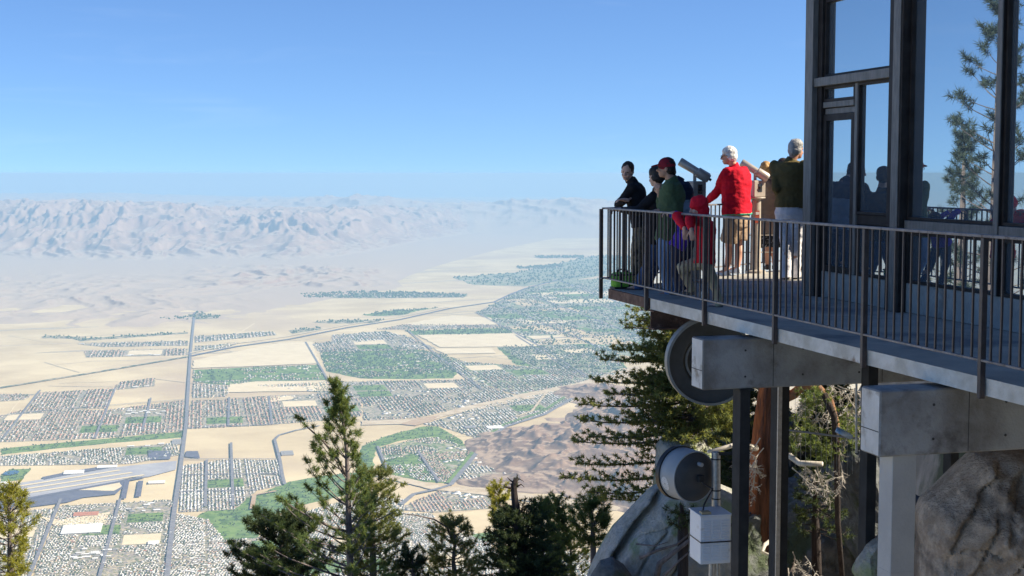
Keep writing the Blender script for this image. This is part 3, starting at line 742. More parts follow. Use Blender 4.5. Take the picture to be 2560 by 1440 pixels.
S_END, S_NEAR = 17.22, 3.5
LE = 5.87                                                  # slab edge
D2 = heading(38.8); N2 = Vector((D2.y, -D2.x, 0))
C0 = dk(LE, S_END)
s_post = [hit(x, 620, 5.84).dot(D) for x in (1503, 1617, 1763, 1940, 2164, 2462)]
p_step = (s_post[1] - s_post[5]) / 4
S1 = s_post[1] - 0.05
deck = empty('viewing_deck', dk(8, 10, 0), 'grey concrete viewing deck jutting over the slope in front of the glass building', 'deck')
far_pts = [C0 + D2 * 5.4, C0 + D2 * 5.4 + heading(150) * 3.3]
DF = heading(-14.0); NF = Vector((DF.y, -DF.x, 0))
def fc(L, s, z=0.0): return NF * L + DF * s + UP * z
inner = [fc(9.6, 16.5), fc(9.6, S_NEAR)]
poly = [dk(LE, S_NEAR), dk(LE, S1), dk(LE + .04, S1), dk(LE + .04, S_END - .01), C0 + D2 * .05 + N2 * .04, far_pts[0] + N2 * .04, far_pts[1], inner[0], inner[1]]
b = MB(); b.prism([(p.x, p.y) for p in poly], -0.125, 0.0, 0)
slab = b.build('slab', [M_floor, M_edge], deck)
for p in slab.data.polygons:
    if abs(p.normal.z) < .5: p.material_index = 1
b = MB(); b.box(dk(LE + .017, (S1 + S_END) / 2 + .01, -.066), ((S_END - S1) / 2 - .03, .02, .062), (D, Nn, UP)); b.build('steel_fascia', M_rust, deck, bevel=.004)
b = MB(); b.box(C0 + D2 * 2.8 + N2 * .015 - UP * .066, (2.75, .02, .062), (D2, N2, UP)); b.build('steel_fascia', M_rust, deck, bevel=.004)
# rusty beam carrying the tip of the deck
q = hit(1634, 800, LE - .02); b = MB()
for dz, hh, w in ((-.14, .008, .10), (-.25, .10, .008), (-.345, .008, .10)): b.box(q + Nn * 1.4 + UP * (dz - q.z) + D * .10, (1.4, w, hh), (Nn, D, UP))
b.build('rusty_beam', M_rust, deck)
def conc_beam(px_corner, px_edge, cap, width=.29, hgt=.50):
    e = hit(*px_edge, LE); s0 = e.dot(D)
    P0 = hit(px_corner[0], px_corner[1], s0, D); L0 = P0.dot(Nn)
    top = -.165
    b = MB(); b.box(dk((L0 + 12) / 2, s0 + width / 2, top - hgt / 2), ((12 - L0) / 2, width / 2, hgt / 2), (Nn, D, UP))
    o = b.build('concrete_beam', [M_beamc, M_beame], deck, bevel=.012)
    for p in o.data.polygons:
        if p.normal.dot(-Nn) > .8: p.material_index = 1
    mk = MB()
    for L_ in np.arange(L0 + .35, L0 + 3.2, .62):
        for z_ in (top - .12, top - .38): P_ = dk(L_ + .1, s0 - .001, z_); mk.tube([P_, P_ - D * .0025], .011, 10)
    for L_ in np.arange(L0 + .75, L0 + 3.2, 1.2): mk.box(dk(L_, s0 - .001, top - hgt / 2), (.0025, .0015, hgt / 2 - .014), (Nn, D, UP))
    mk.box(dk(L0 - .001, s0 + width / 2, top - hgt * .62), (.0015, width / 2 - .014, .003), (Nn, D, UP))
    bm = bmesh.new(); bm.from_mesh(o.data); off = root_loc(deck)
    vs = [bm.verts.new(v - off) for v in mk.v]
    for f_ in mk.f: bm.faces.new([vs[i] for i in f_]).material_index = 2
    bm.to_mesh(o.data); bm.free(); o.data.materials.append(M_formk)
    return L0, s0, top - hgt
bm1 = conc_beam((1757, 880), (1868, 836), None)
bm2 = conc_beam((2200, 1020), (2345, 958), None)
b = MB(); b.tube([dk(6.05, bm1[1] + .15, -.17), dk(6.05, bm1[1] + .15, -.125)], .05, 12); b.build('bearing_pad', M_colc, deck)
BOT = -9.0
def column(cx, s, half, m, seam=False, z1=None, name='concrete_column'):
    """upright whose near left corner shows at pixel cx on the line s"""
    P = hit(cx, 1250, s, D); L0 = P.dot(Nn)
    b = MB(); b.box(dk(L0 + half[0], s + half[1], (BOT + z1) / 2), (half[0], half[1], (z1 - BOT) / 2), (Nn, D, UP))
    if seam:
        for zz in np.arange(z1 - .9, BOT, -1.15): b.box(dk(L0 + half[0], s + half[1], zz), (half[0] + .002, half[1] + .002, .004), (Nn, D, UP))
    return b.build(name, m, deck, bevel=.008)
cA = column(2230, bm2[1] + .03, (.10, .10), [M_colc], True, bm2[2] + .004)
def hsteel(cx, s, wf, dp, z1):
    P = hit(cx, 1200, s, D); L0 = P.dot(Nn); b = MB()
    for k in (0, 1): b.box(dk(L0 + wf / 2, s + (dp if k else 0), (BOT + z1) / 2), (wf / 2, .006, (z1 - BOT) / 2), (Nn, D, UP))
    b.box(dk(L0 + wf * .5, s + dp / 2, (BOT + z1) / 2), (wf * .5, dp / 2 - .007, (z1 - BOT) / 2 - .01), (Nn, D, UP))
    b.box(dk(L0 + wf * .5, s + dp / 2, z1 - .012), (wf * .7, dp * .7, .01), (Nn, D, UP))
    return b.build('steel_column', M_dsteel, deck)
hsteel(1848, bm1[1] + .02, .105, .17, bm1[2])
hsteel(1940, bm1[1] + 1.9, .15, .16, -.18)
b = MB(); P = hit(1941, 1200, bm1[1] + 1.86, D); b.box(P + Nn * .028 + UP * (-4.7 - P.z), (.024, .012, 4.3), (Nn, D, UP)); b.build('conduit_strip', M_galv, deck)
hsteel(2166, bm1[1] - .75, .10, .13, -.18)
hsteel(2375, bm1[1] + 1.0, .10, .14, -.18)

# -- railings
RZ = 1.02
def railing(name, label, A, dirv, nout, length, posts, bal_gap, skip_first=False):
    r = empty(name, A, label, 'railing')
    b = MB(); b.box(A + dirv * (length / 2 - .02) + UP * (RZ - .010), (length / 2 + .02, .024, .011), (dirv, nout, UP)); b.build('top_rail', M_worn, r, bevel=.003)
    b = MB(); b.box(A + dirv * (length / 2 - .03) + UP * .130, (length / 2 + .06, .016, .009), (dirv, nout, UP)); b.build('bottom_rail', M_worn, r, bevel=.003)
    for t in posts:
        b = MB(); b.box(A + dirv * t - nout * .004 + UP * (RZ - .022 - .145) / 2, (.020, .022, (RZ - .022 + .145) / 2), (dirv, nout, UP)); b.build('post', M_rail, r, bevel=.003)
    ts = []
    edges = sorted([0 if not skip_first else .0] + list(posts) + [length])
    for a, c in zip(edges[:-1], edges[1:]):
        k = max(1, round((c - a) / bal_gap))
        ts += [a + (c - a) * i / k for i in range(1, k)]
    return r, ts
A0 = dk(5.835, S_NEAR)
Lr = S_END + .02 - S_NEAR
posts = [s - S_NEAR for s in s_post] + [s_post[5] - p_step * k - S_NEAR for k in (1, 2, 3)]
posts[0] = s_post[0] - S_NEAR
frail, ts = railing('deck_railing', 'long brown steel railing along the near edge of the viewing deck', A0, D, -Nn, Lr, posts, .117)
ts = sorted(ts, reverse=True)
random.seed(3)
def baluster(bm, A, dirv, nout, t, bend=0.0):
    P0 = A + dirv * t; h = .0072
    mid = .3 + .5 * random.random()
    zs = [(.139, 0), (mid, bend), (RZ - .021, bend * .2)]
    for (z0, o0), (z1, o1) in zip(zs[:-1], zs[1:]):
        q = []
        for z, o in ((z0, o0), (z1, o1)):
            for i, j in ((-h, -h), (h, -h), (h, h), (-h, h)): q.append(P0 + dirv * (i + o) + nout * j + UP * z)
        bm.hexa(q)
for t in ts[:100]:
    b = MB(); baluster(b, A0, D, -Nn, t, random.choice((0, 0, 0, .006, -.006, .012)))
    b.build('baluster', M_rail, frail)
if ts[100:]:
    b = MB()
    for t in ts[100:]: baluster(b, A0, D, -Nn, t)
    tag(b.build('baluster', M_rail, frail), kind='stuff')
A1 = C0 + D2 * .02 - N2 * .035 + N2 * .04
A1 = dk(5.835, S_END + .02)
brail, ts2 = railing('deck_railing', 'brown steel railing on the far side of the deck behind the people and telescopes', A1, D2, -N2, 5.3, [.42, 2.0, 3.6, 5.2], .115)
for t in ts2:
    b = MB(); baluster(b, A1, D2, -N2, t); b.build('baluster', M_rail, brail)

# -- glass building
bld = empty('glass_building', fc(8.6, 12, 0), 'dark framed mountain station building with tall mirror glass windows above the deck', 'building')
LO, LG, LW = 7.49, 7.64, 7.60                              # column face, glass, curb face
def fx(px, py, L): return hit(px, py, L, NF).dot(DF)
SC0 = fx(2005, 620, LO)                                    # far corner
SN, ZT = 3.5, 6.6
def slabbox(nm, L0, L1, s0, s1, z0, z1, m, par=None, bev=.004):
    b = MB(); b.box(fc((L0 + L1) / 2, (s0 + s1) / 2, (z0 + z1) / 2), ((L1 - L0) / 2, abs(s1 - s0) / 2, (z1 - z0) / 2), (NF, DF, UP))
    return b.build(nm, m, par or bld, bevel=bev)
E0 = fc(LO + .05, SC0 - .02); E1 = E0 + heading(42) * 3.0; E2 = E1 + heading(97) * 9
b = MB(); b.prism([(p.x, p.y) for p in (fc(LG + .12, SN), fc(LG + .12, SC0 - .10), E0 + heading(42) * .3 + heading(-48) * -.05, E1, E2, fc(20, SN))], .004, ZT - .02); b.build('wall', M_inside, bld)
b = MB(); b.prism([(p.x, p.y) for p in (fc(LO - .75, SN), fc(LO - .75, SC0 + .5), E1 + heading(42) * .12 + heading(-48) * .3, E2 + heading(-4) * .1, fc(20, SN))], ZT, ZT + .35); b.build('roof', M_roofm, bld)
slabbox('curb', LW, LG + .10, SN, SC0 - .28, .004, .31, M_conc)
sC = [fx(2215, 400, LO), fx(2248, 400, LO)]
sM = [fx(2478, 400, LO + .03), fx(2490, 400, LO + .03)]
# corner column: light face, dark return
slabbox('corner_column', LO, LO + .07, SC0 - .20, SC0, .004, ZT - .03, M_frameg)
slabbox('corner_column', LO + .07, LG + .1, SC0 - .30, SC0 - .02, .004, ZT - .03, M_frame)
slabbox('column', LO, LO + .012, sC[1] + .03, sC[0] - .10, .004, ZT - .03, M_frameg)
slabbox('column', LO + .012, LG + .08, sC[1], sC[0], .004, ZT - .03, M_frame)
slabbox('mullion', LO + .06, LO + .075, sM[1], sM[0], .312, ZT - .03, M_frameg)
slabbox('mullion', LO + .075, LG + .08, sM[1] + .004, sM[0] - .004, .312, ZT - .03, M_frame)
gap = sM[0] - sC[1]
for k in range(1, 5):
    s = sM[0] + (sM[0] - sC[1] - 0) * 0 - k * (sC[0] - sM[0])
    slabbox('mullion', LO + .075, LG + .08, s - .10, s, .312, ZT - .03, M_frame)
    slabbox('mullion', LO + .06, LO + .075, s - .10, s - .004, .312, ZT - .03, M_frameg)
def window(s0, s1, z0, z1, fw=.03, name='window', L=LG, recess=0.0):
    """s0 nearer, s1 farther"""
    w = MB()
    for a, c, d, e in ((s0, s0 + fw, z0, z1), (s1 - fw, s1, z0, z1), (s0 + fw, s1 - fw, z0, z0 + fw), (s0 + fw, s1 - fw, z1 - fw, z1)):
        w.box(fc(L - .02, (a + c) / 2, (d + e) / 2), (.03, (c - a) / 2, (e - d) / 2), (NF, DF, UP))
    o = w.build('window_frame' if name == 'window' else 'door_frame', M_frame, bld)
    p = MB(); p.box(fc(L, (s0 + s1) / 2, (z0 + z1) / 2), (.006, (s1 - s0) / 2 - fw + .004, (z1 - z0) / 2 - fw + .004), (NF, DF, UP))
    p.build('pane', M_glass, o); return o
zs = lambda px, py, L: hit(px, py, L, NF).z
z_tr = zs(2200, 175, LO + .1); z_hd = zs(2062, 4, LG); z_sill = zs(2243, 549, LO + .1)
sA = SC0 - .30                                             # far end of the door bay
sB = sC[0]                                                 # near end
window(sB + .004, sA - .004, z_tr + .004, z_hd)
slabbox('head_beam', LO + .1, LG + .1, sB + .004, sA - .004, z_hd + .004, z_hd + .14, M_frameg)
window(sB + .004, sA - .004, z_hd + .15, ZT - .05)
slabbox('transom', LO + .02, LG + .1, sB + .003, sA + .10, z_tr - .10, z_tr, M_frameg)
sD = fx(2141, 400, LO + .12)
slabbox('mullion', LO + .10, LO + .13, sD - .035, sD + .03, .312, z_tr - .104, M_frameg)
slabbox('mullion', LO + .13, LG + .08, sD - .03, sD + .025, .312, z_tr - .104, M_frame)
z_d1 = zs(2100, 252, LG); z_d2 = zs(2100, 285, LG)
window(sD + .034, sA - .004, z_d1, z_tr - .104)
slabbox('door_head', LO + .09, LG + .08, sD + .034, sA - .004, (z_d1 + z_d2) / 2 + .004, z_d1 - .004, M_frameg)
slabbox('door_head', LO + .12, LG + .08, sD + .034, sA - .004, z_d2 + .004, (z_d1 + z_d2) / 2 - .004, M_frameg)
window(sD + .034, sA - .004, .315, z_d2, .07, 'door')
z_s2 = zs(2185, 537, LG)
window(sB + .004, sD - .04, z_s2, z_tr - .104)
slabbox('sill', LO + .12, LG + .08, sB + .004, sD - .04, z_s2 - .115, z_s2 - .004, M_frame)
window(sB + .004, sD - .04, .315, z_s2 - .12)
bays = [(sM[0], sC[1])] + [(sM[0] - k * (sC[0] - sM[0]), sM[1] - (k - 1) * (sC[0] - sM[0])) for k in range(1, 4)]
for k, (a, c) in enumerate(bays):
    if k: c = c if k == 1 else c - 0.0
    if k >= 1: a, c = sM[0] - k * (sC[0] - sM[0]) + .004, (sM[1] if k == 1 else sM[0] - (k - 1) * (sC[0] - sM[0]) - .10) - .004
    else: a, c = a + .004, c - .004
    window(a, c, z_sill + .004, ZT - .05)
    slabbox('sill', LO + .07, LG + .08, a, c, z_sill - .115, z_sill, M_frameg)
    window(a, c, .315, z_sill - .12)

# ------------------------------------------------------------------ slope and rocks below
M_slope = mat('mountain_ground', (0.22, 0.19, 0.15), (0.36, 0.31, 0.25), scale=0.8, rough=0.95, bump=2, bscale=6, c3=(0.07, 0.08, 0.04), s3=0.3, lo3=0.5, hi3=0.6)
def slope_np(X, Y):
    z = -7.0 - .62 * np.maximum(0, Y - 13) - .5 * np.maximum(0, 1.5 - X)
    z = z + (11.5 * sstep(20.2, 23, Y) + 6 * sstep(27, 31, Y)) * sstep(6.8, 12.5, X)  # unseen rise added at the right to shade the rocks behind the trunk
    z = z + 6.2 * sstep(2.2, 5.0, X - .05 * (Y - 20)) * sstep(15, 20, Y)
    z = z + 19 * sstep(3.2, 8, X) * sstep(4.5, -4, Y)              # unseen mountainside added behind, right of the viewer, to cut skylight under the deck
    return z + .5 * fbm(X / 3, Y / 3, 4, 70)
def slope_z(x, y): return float(slope_np(np.array([x]), np.array([y]))[0])
gx, gy = np.meshgrid(np.arange(-40, 42, .5), np.arange(-26, 75, .5))
zz = slope_np(gx, gy)
idx = np.arange(gx.size).reshape(gx.shape)
F = np.stack([idx[:-1, :-1], idx[:-1, 1:], idx[1:, 1:], idx[1:, :-1]], -1).reshape(-1, 4)
tag(np_mesh('mountain_slope', np.stack([gx, gy, zz], -1).reshape(-1, 3), F, M_slope, smooth=True), kind='structure')
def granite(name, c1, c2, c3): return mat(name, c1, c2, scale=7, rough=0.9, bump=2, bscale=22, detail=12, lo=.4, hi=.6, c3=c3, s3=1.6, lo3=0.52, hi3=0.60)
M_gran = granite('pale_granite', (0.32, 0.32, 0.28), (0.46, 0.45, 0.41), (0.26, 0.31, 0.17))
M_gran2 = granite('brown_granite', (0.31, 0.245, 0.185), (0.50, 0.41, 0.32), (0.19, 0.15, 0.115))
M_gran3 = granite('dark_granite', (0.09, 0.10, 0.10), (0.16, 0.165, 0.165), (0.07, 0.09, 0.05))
def boulder(name, label, c, r, rot, seed, m, cuts=14, amp=.12, grooves=None, sub=6, planes=(), crack=None):
    rg = random.Random(seed); me = bpy.data.meshes.new(name); bm = bmesh.new()
    bmesh.ops.create_icosphere(bm, subdivisions=sub, radius=1.0)
    pl = []
    for k in range(cuts):
        n = Vector((rg.gauss(0, 1), rg.gauss(0, 1), rg.gauss(0, 1))).normalized(); pl.append((n, rg.uniform(.62, .88)))
    pl += [(Vector(n).normalized(), d) for n, d in planes]
    R = Matrix.Rotation(rot[2], 3, 'Z') @ Matrix.Rotation(rot[1], 3, 'Y') @ Matrix.Rotation(rot[0], 3, 'X')
    for v in bm.verts:
        p = v.co.copy()
        for n, d in pl:
            t = p.dot(n)
            if t > d: p -= n * (t - d) * .93
        q = p + Vector((seed * 3.1, 0, 0))
        p *= 1 + amp * mnoise.fractal(q * 1.7, 1.0, 2.0, 5) + amp * .22 * mnoise.ridged_multi_fractal(q * 4, 1, 2, 5, 1, 2) * .5
        p *= 1 + .012 * mnoise.fractal(q * 11, 1.0, 2.0, 4) - .035 * max(0, 1 - abs(mnoise.noise(q * 1.9 + Vector((5, 2, 1)))) * 14) - .02 * max(0, 1 - abs(mnoise.noise(q * 3.1 + Vector((1, 7, 3)))) * 12)
        if grooves:
            a = p.dot(grooves[0].normalized()); w = math.sin(a * grooves[1] + 2.2 * mnoise.noise(q * 1.4))
            p *= 1 - grooves[2] * max(0, w) ** 6 - grooves[2] * .4 * mnoise.noise(Vector((a * grooves[1] * 1.3, q.y * .6, q.z * .6)))
        w_ = R @ Vector((p.x * r[0], p.y * r[1], p.z * r[2]))
        if crack:
            cn_, co_, cw_, cd2 = crack; t = (w_.dot(cn_) - co_ + .05 * mnoise.noise(w_ * 2)) / cw_
            w_ *= 1 - cd2 * math.exp(-t * t)
        v.co = w_
    bm.to_mesh(me); bm.free(); me.materials.append(m)
    me.polygons.foreach_set('use_smooth', [True] * len(me.polygons)); me.set_sharp_from_angle(angle=.6)
    o = link_mesh(name, me, None, c)
    return tag(o, label, 'rock')
boulder('boulder', 'small pale rock peeping out behind the pale concrete column', pd(2190, 1400, 13.5), (.20, .3, .30), (0, .3, 0), 9, M_gran, 8, .1, None, 4)
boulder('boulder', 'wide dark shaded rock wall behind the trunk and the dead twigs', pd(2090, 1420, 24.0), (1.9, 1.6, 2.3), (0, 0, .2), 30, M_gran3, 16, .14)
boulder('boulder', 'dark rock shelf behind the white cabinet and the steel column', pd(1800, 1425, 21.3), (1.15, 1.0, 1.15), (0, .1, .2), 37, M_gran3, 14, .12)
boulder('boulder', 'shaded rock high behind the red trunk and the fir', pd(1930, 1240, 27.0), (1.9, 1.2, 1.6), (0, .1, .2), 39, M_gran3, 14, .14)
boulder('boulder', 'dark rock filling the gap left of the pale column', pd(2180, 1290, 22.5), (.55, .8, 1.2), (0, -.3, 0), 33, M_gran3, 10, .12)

def rock(label, outline, Y, thick, R, m, cracks=(), seed=1, step=.022, rough=.05, tilt=0.0, streak=0.0):
    """a rock of given outline, rounded over to the front and the back"""
    O = [pd(x, y, Y) for x, y in outline]; c0 = sum(O, Vector()) / len(O)
    P = np.array([(p.x - c0.x, p.z - c0.z) for p in O])
    u = np.arange(P[:, 0].min() - step, P[:, 0].max() + 2 * step, step); v = np.arange(P[:, 1].min() - step, P[:, 1].max() + 2 * step, step)
    U, W = np.meshgrid(u, v); Q = np.stack([U.ravel(), W.ravel()], 1)
    def segdist(Q, A, B):
        ab = B - A; t = np.clip(((Q - A) @ ab) / (ab @ ab + 1e-12), 0, 1); n_ = A + t[:, None] * ab
        return np.linalg.norm(Q - n_, axis=1), n_
    dm = np.full(len(Q), 9.0); near = Q.copy()
    for i in range(len(P)):
        d, n_ = segdist(Q, P[i], P[(i + 1) % len(P)]); w = d < dm; dm[w] = d[w]; near[w] = n_[w]
    ins = inside(Q, P); sd = np.where(ins, dm, -dm)
    use = sd > -step * 1.45
    Q = np.where((sd < 0)[:, None], near, Q); d = np.maximum(sd, 0)
    t = np.clip(d / R, 0, 1); h = thick * np.sqrt(np.maximum(0, 1 - (1 - t) ** 2))
    e = np.clip(d / .08, 0, 1)
    x, y = Q[:, 0] + seed * 3.3, Q[:, 1]
    h = h + e * (rough * 2.2 * fbm(x * 1.3, y * 1.3, 3, seed) + rough * .9 * (ridged(x * 2.2 + y * 1.1, y * 1.6 - x * .8, 4, seed + 4) - .5) + rough * .22 * fbm(x * 14, y * 14, 3, seed + 9) + streak * (ridged((x * .77 - y * .64) * 1.0 * 5, (x * .64 + y * .77) * 1.1, 4, seed + 13) - .5))
    for pl, cw_, cd2 in cracks:
        pc = np.array([((q := pd(a, b_, Y)).x - c0.x, q.z - c0.z) for a, b_ in pl]); dc = np.full(len(Q), 9.0)
        Qw = Q + .007 * np.stack([pnoise(x * 6, y * 6, 31), pnoise(x * 6, y * 6, 37)], 1)
        for i in range(len(pc) - 1): dc = np.minimum(dc, segdist(Qw, pc[i], pc[i + 1])[0])
        h = h - e * cd2 * np.exp(-(dc / cw_) ** 2)
    h = np.where(sd <= 0, 0, h); nr, nc = U.shape
    idx = np.arange(nr * nc).reshape(nr, nc)
    F = np.stack([idx[:-1, :-1], idx[:-1, 1:], idx[1:, 1:], idx[1:, :-1]], -1).reshape(-1, 4)
    F = F[use[F].all(1)]
    N_ = nr * nc
    Vf = np.stack([c0.x + Q[:, 0], c0.y - h + tilt * Q[:, 1], c0.z + Q[:, 1]], 1); Vb = np.stack([c0.x + Q[:, 0], c0.y + thick * np.sqrt(t * (2 - t)) * 1.2 + tilt * Q[:, 1], c0.z + Q[:, 1]], 1)
    V = np.concatenate([Vf, Vb]); F = np.concatenate([F, F[:, ::-1] + N_])
    ids = np.unique(F); re_ = np.zeros(2 * N_, int); re_[ids] = np.arange(len(ids))
    o = np_mesh('boulder', V[ids], re_[F], m, smooth=True, base=tuple(c0)); return tag(o, label, 'rock')
rock('big brown boulder with slanting ridges under the deck at the lower right', [(2500, 1126), (2440, 1136), (2400, 1172), (2350, 1222), (2312, 1256), (2298, 1290), (2296, 1330), (2301, 1365), (2294, 1440), (2288, 1580), (2740, 1580), (2740, 1118)], 12.7, .75, .7, M_gran2,
     [([(2430, 1132), (2374, 1200), (2325, 1260), (2310, 1312)], .014, .06), ([(2475, 1140), (2419, 1211), (2362, 1297), (2340, 1350), (2330, 1440)], .016, .07), ([(2437, 1260), (2422, 1312), (2396, 1369), (2377, 1440)], .013, .06), ([(2520, 1150), (2470, 1240), (2455, 1300)], .014, .05),
      ([(2550, 1180), (2530, 1260), (2480, 1340), (2450, 1440)], .014, .06), ([(2400, 1180), (2345, 1250)], .015, .05), ([(2360, 1340), (2400, 1330), (2440, 1345)], .012, .05)], 3, rough=.085, streak=.05)
rock('large grey boulder with a dark diagonal crack left of the white cabinet', [(1700, 1192), (1655, 1210), (1628, 1224), (1600, 1250), (1562, 1290), (1530, 1322), (1503, 1365), (1483, 1405), (1468, 1440), (1452, 1560), (1864, 1560), (1864, 1330), (1848, 1232), (1800, 1212), (1740, 1197)], 19.7, .9, .85, M_gran,
     [([(1652, 1210), (1634, 1245), (1594, 1292), (1558, 1338), (1534, 1372), (1522, 1412)], .05, .38), ([(1655, 1295), (1610, 1350), (1585, 1400), (1575, 1470)], .012, .07), ([(1700, 1250), (1650, 1290), (1560, 1330)], .010, .05), ([(1720, 1300), (1690, 1350), (1640, 1440)], .02, .10)], 8, rough=.05)
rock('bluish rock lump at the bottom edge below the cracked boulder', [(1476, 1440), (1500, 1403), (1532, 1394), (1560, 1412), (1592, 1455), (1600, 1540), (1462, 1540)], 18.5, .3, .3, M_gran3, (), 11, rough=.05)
rock('upright pale rock face between the small drum antenna and the fir branches', [(1692, 1090), (1650, 1098), (1640, 1112), (1638, 1150), (1631, 1215), (1640, 1260), (1780, 1260), (1780, 1120), (1740, 1084)], 22.6, .4, .4, M_gran, [([(1700, 1100), (1690, 1160), (1660, 1220)], .012, .06)], 14, rough=.05)
# ------------------------------------------------------------------ trees
def bark(name, c1, c2, c3=None, st=(6, 6, .8)): return mat(name, c1, c2, scale=3, rough=0.95, bump=1.5, bscale=10, stretch=st, c3=c3, s3=2, lo3=.5, hi3=.62)
M_barkg = bark('grey_pine_bark', (0.16, 0.13, 0.12), (0.26, 0.22, 0.21))
M_barkd = bark('dark_bark', (0.035, 0.026, 0.024), (0.07, 0.055, 0.05))
M_barkr = mat('sun_patched_red_bark', (0.085, 0.038, 0.026), (0.19, 0.075, 0.042), scale=3, rough=0.95, bump=1.8, bscale=10, stretch=(6, 6, .8), c3=(0.50, 0.155, 0.05), s3=.45, lo3=.53, hi3=.60)  # orange patches: sunlight on the trunk painted into the bark
M_twig = mat('bleached_twig', (0.44, 0.40, 0.35), (0.62, 0.57, 0.51), scale=8, rough=0.9)
M_limb = mat('brown_limb', (0.24, 0.12, 0.07), (0.36, 0.19, 0.11), scale=5, rough=0.9, bump=1, bscale=20)
def needle(name, c, c2, tr): return mat(name, c, c2, scale=.9, rough=0.6, tint=.45, transl=tr, spec=.25)
M_needle = needle('pine_needles', (0.073, 0.119, 0.055), (0.113, 0.163, 0.062), (0.318, 0.374, 0.078))
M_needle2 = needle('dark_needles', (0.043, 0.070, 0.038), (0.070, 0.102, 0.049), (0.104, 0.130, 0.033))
M_needle5 = needle('bluish_needles', (0.085, 0.125, 0.095), (0.115, 0.155, 0.11), (0.15, 0.19, 0.10))
M_needle3 = needle('yellow_green_needles', (0.210, 0.224, 0.049), (0.280, 0.280, 0.056), (0.650, 0.598, 0.078))
M_needle4 = needle('fir_needles', (0.092, 0.132, 0.063), (0.158, 0.187, 0.072), (0.442, 0.445, 0.104))

class Crown:
    def __init__(s, seed): s.c = []; s.rng = np.random.default_rng(seed)
    def tuft(s, p, axis, n=40, ln=.14, spread=.75, w=.006): s.c.append((p, axis, n, ln, spread, w))
    def build(s, name, m, parent):
        V, Ti = [], []
        for p, ax, n, ln, sp, w in s.c:
            r = s.rng.normal(0, 1, (n, 3)); r /= np.linalg.norm(r, axis=1)[:, None]
            a = np.array(ax); a = a / (np.linalg.norm(a) + 1e-9)
            d = a * (1 - sp * .5) + r * sp; d /= np.linalg.norm(d, axis=1)[:, None]
            L = ln * s.rng.uniform(.7, 1.15, n)[:, None]
            q = s.rng.normal(0, 1, (n, 3)); sd = np.cross(d, q); sd /= np.linalg.norm(sd, axis=1)[:, None] + 1e-9
            base = np.array(p) + a * s.rng.uniform(-.5, .3, n)[:, None] * ln + r * ln * .08
            V.append(np.stack([base - sd * w, base + sd * w, base + d * L], 1))
            Ti.append(np.clip(s.rng.normal(.5, .28), 0, 1) + s.rng.normal(0, .08, n))
        V = np.concatenate(V); n = len(V)
        return np_mesh(name, V.reshape(-1, 3), np.arange(n * 3).reshape(n, 3), m, parent=parent, tint=np.concatenate(Ti))

def curve(P, d, ln, up, n=7, wob=.05, rg=random):
    """a limb from P heading d, length ln, bending by up towards its tip"""
    P = Vector(P); d = Vector(d).normalized(); out = [P.copy()]
    for i in range(n):
        d = (d + UP * (up / n) + Vector((rg.gauss(0, wob), rg.gauss(0, wob), rg.gauss(0, wob)))).normalized()
        P = P + d * (ln / n); out.append(P.copy())
    return out
def along(pts, t):
    f = t * (len(pts) - 1); i = min(int(f), len(pts) - 2); return pts[i].lerp(pts[i + 1], f - i)
def direc(pts, t):
    i = min(int(t * (len(pts) - 1)), len(pts) - 2); return (pts[i + 1] - pts[i]).normalized()

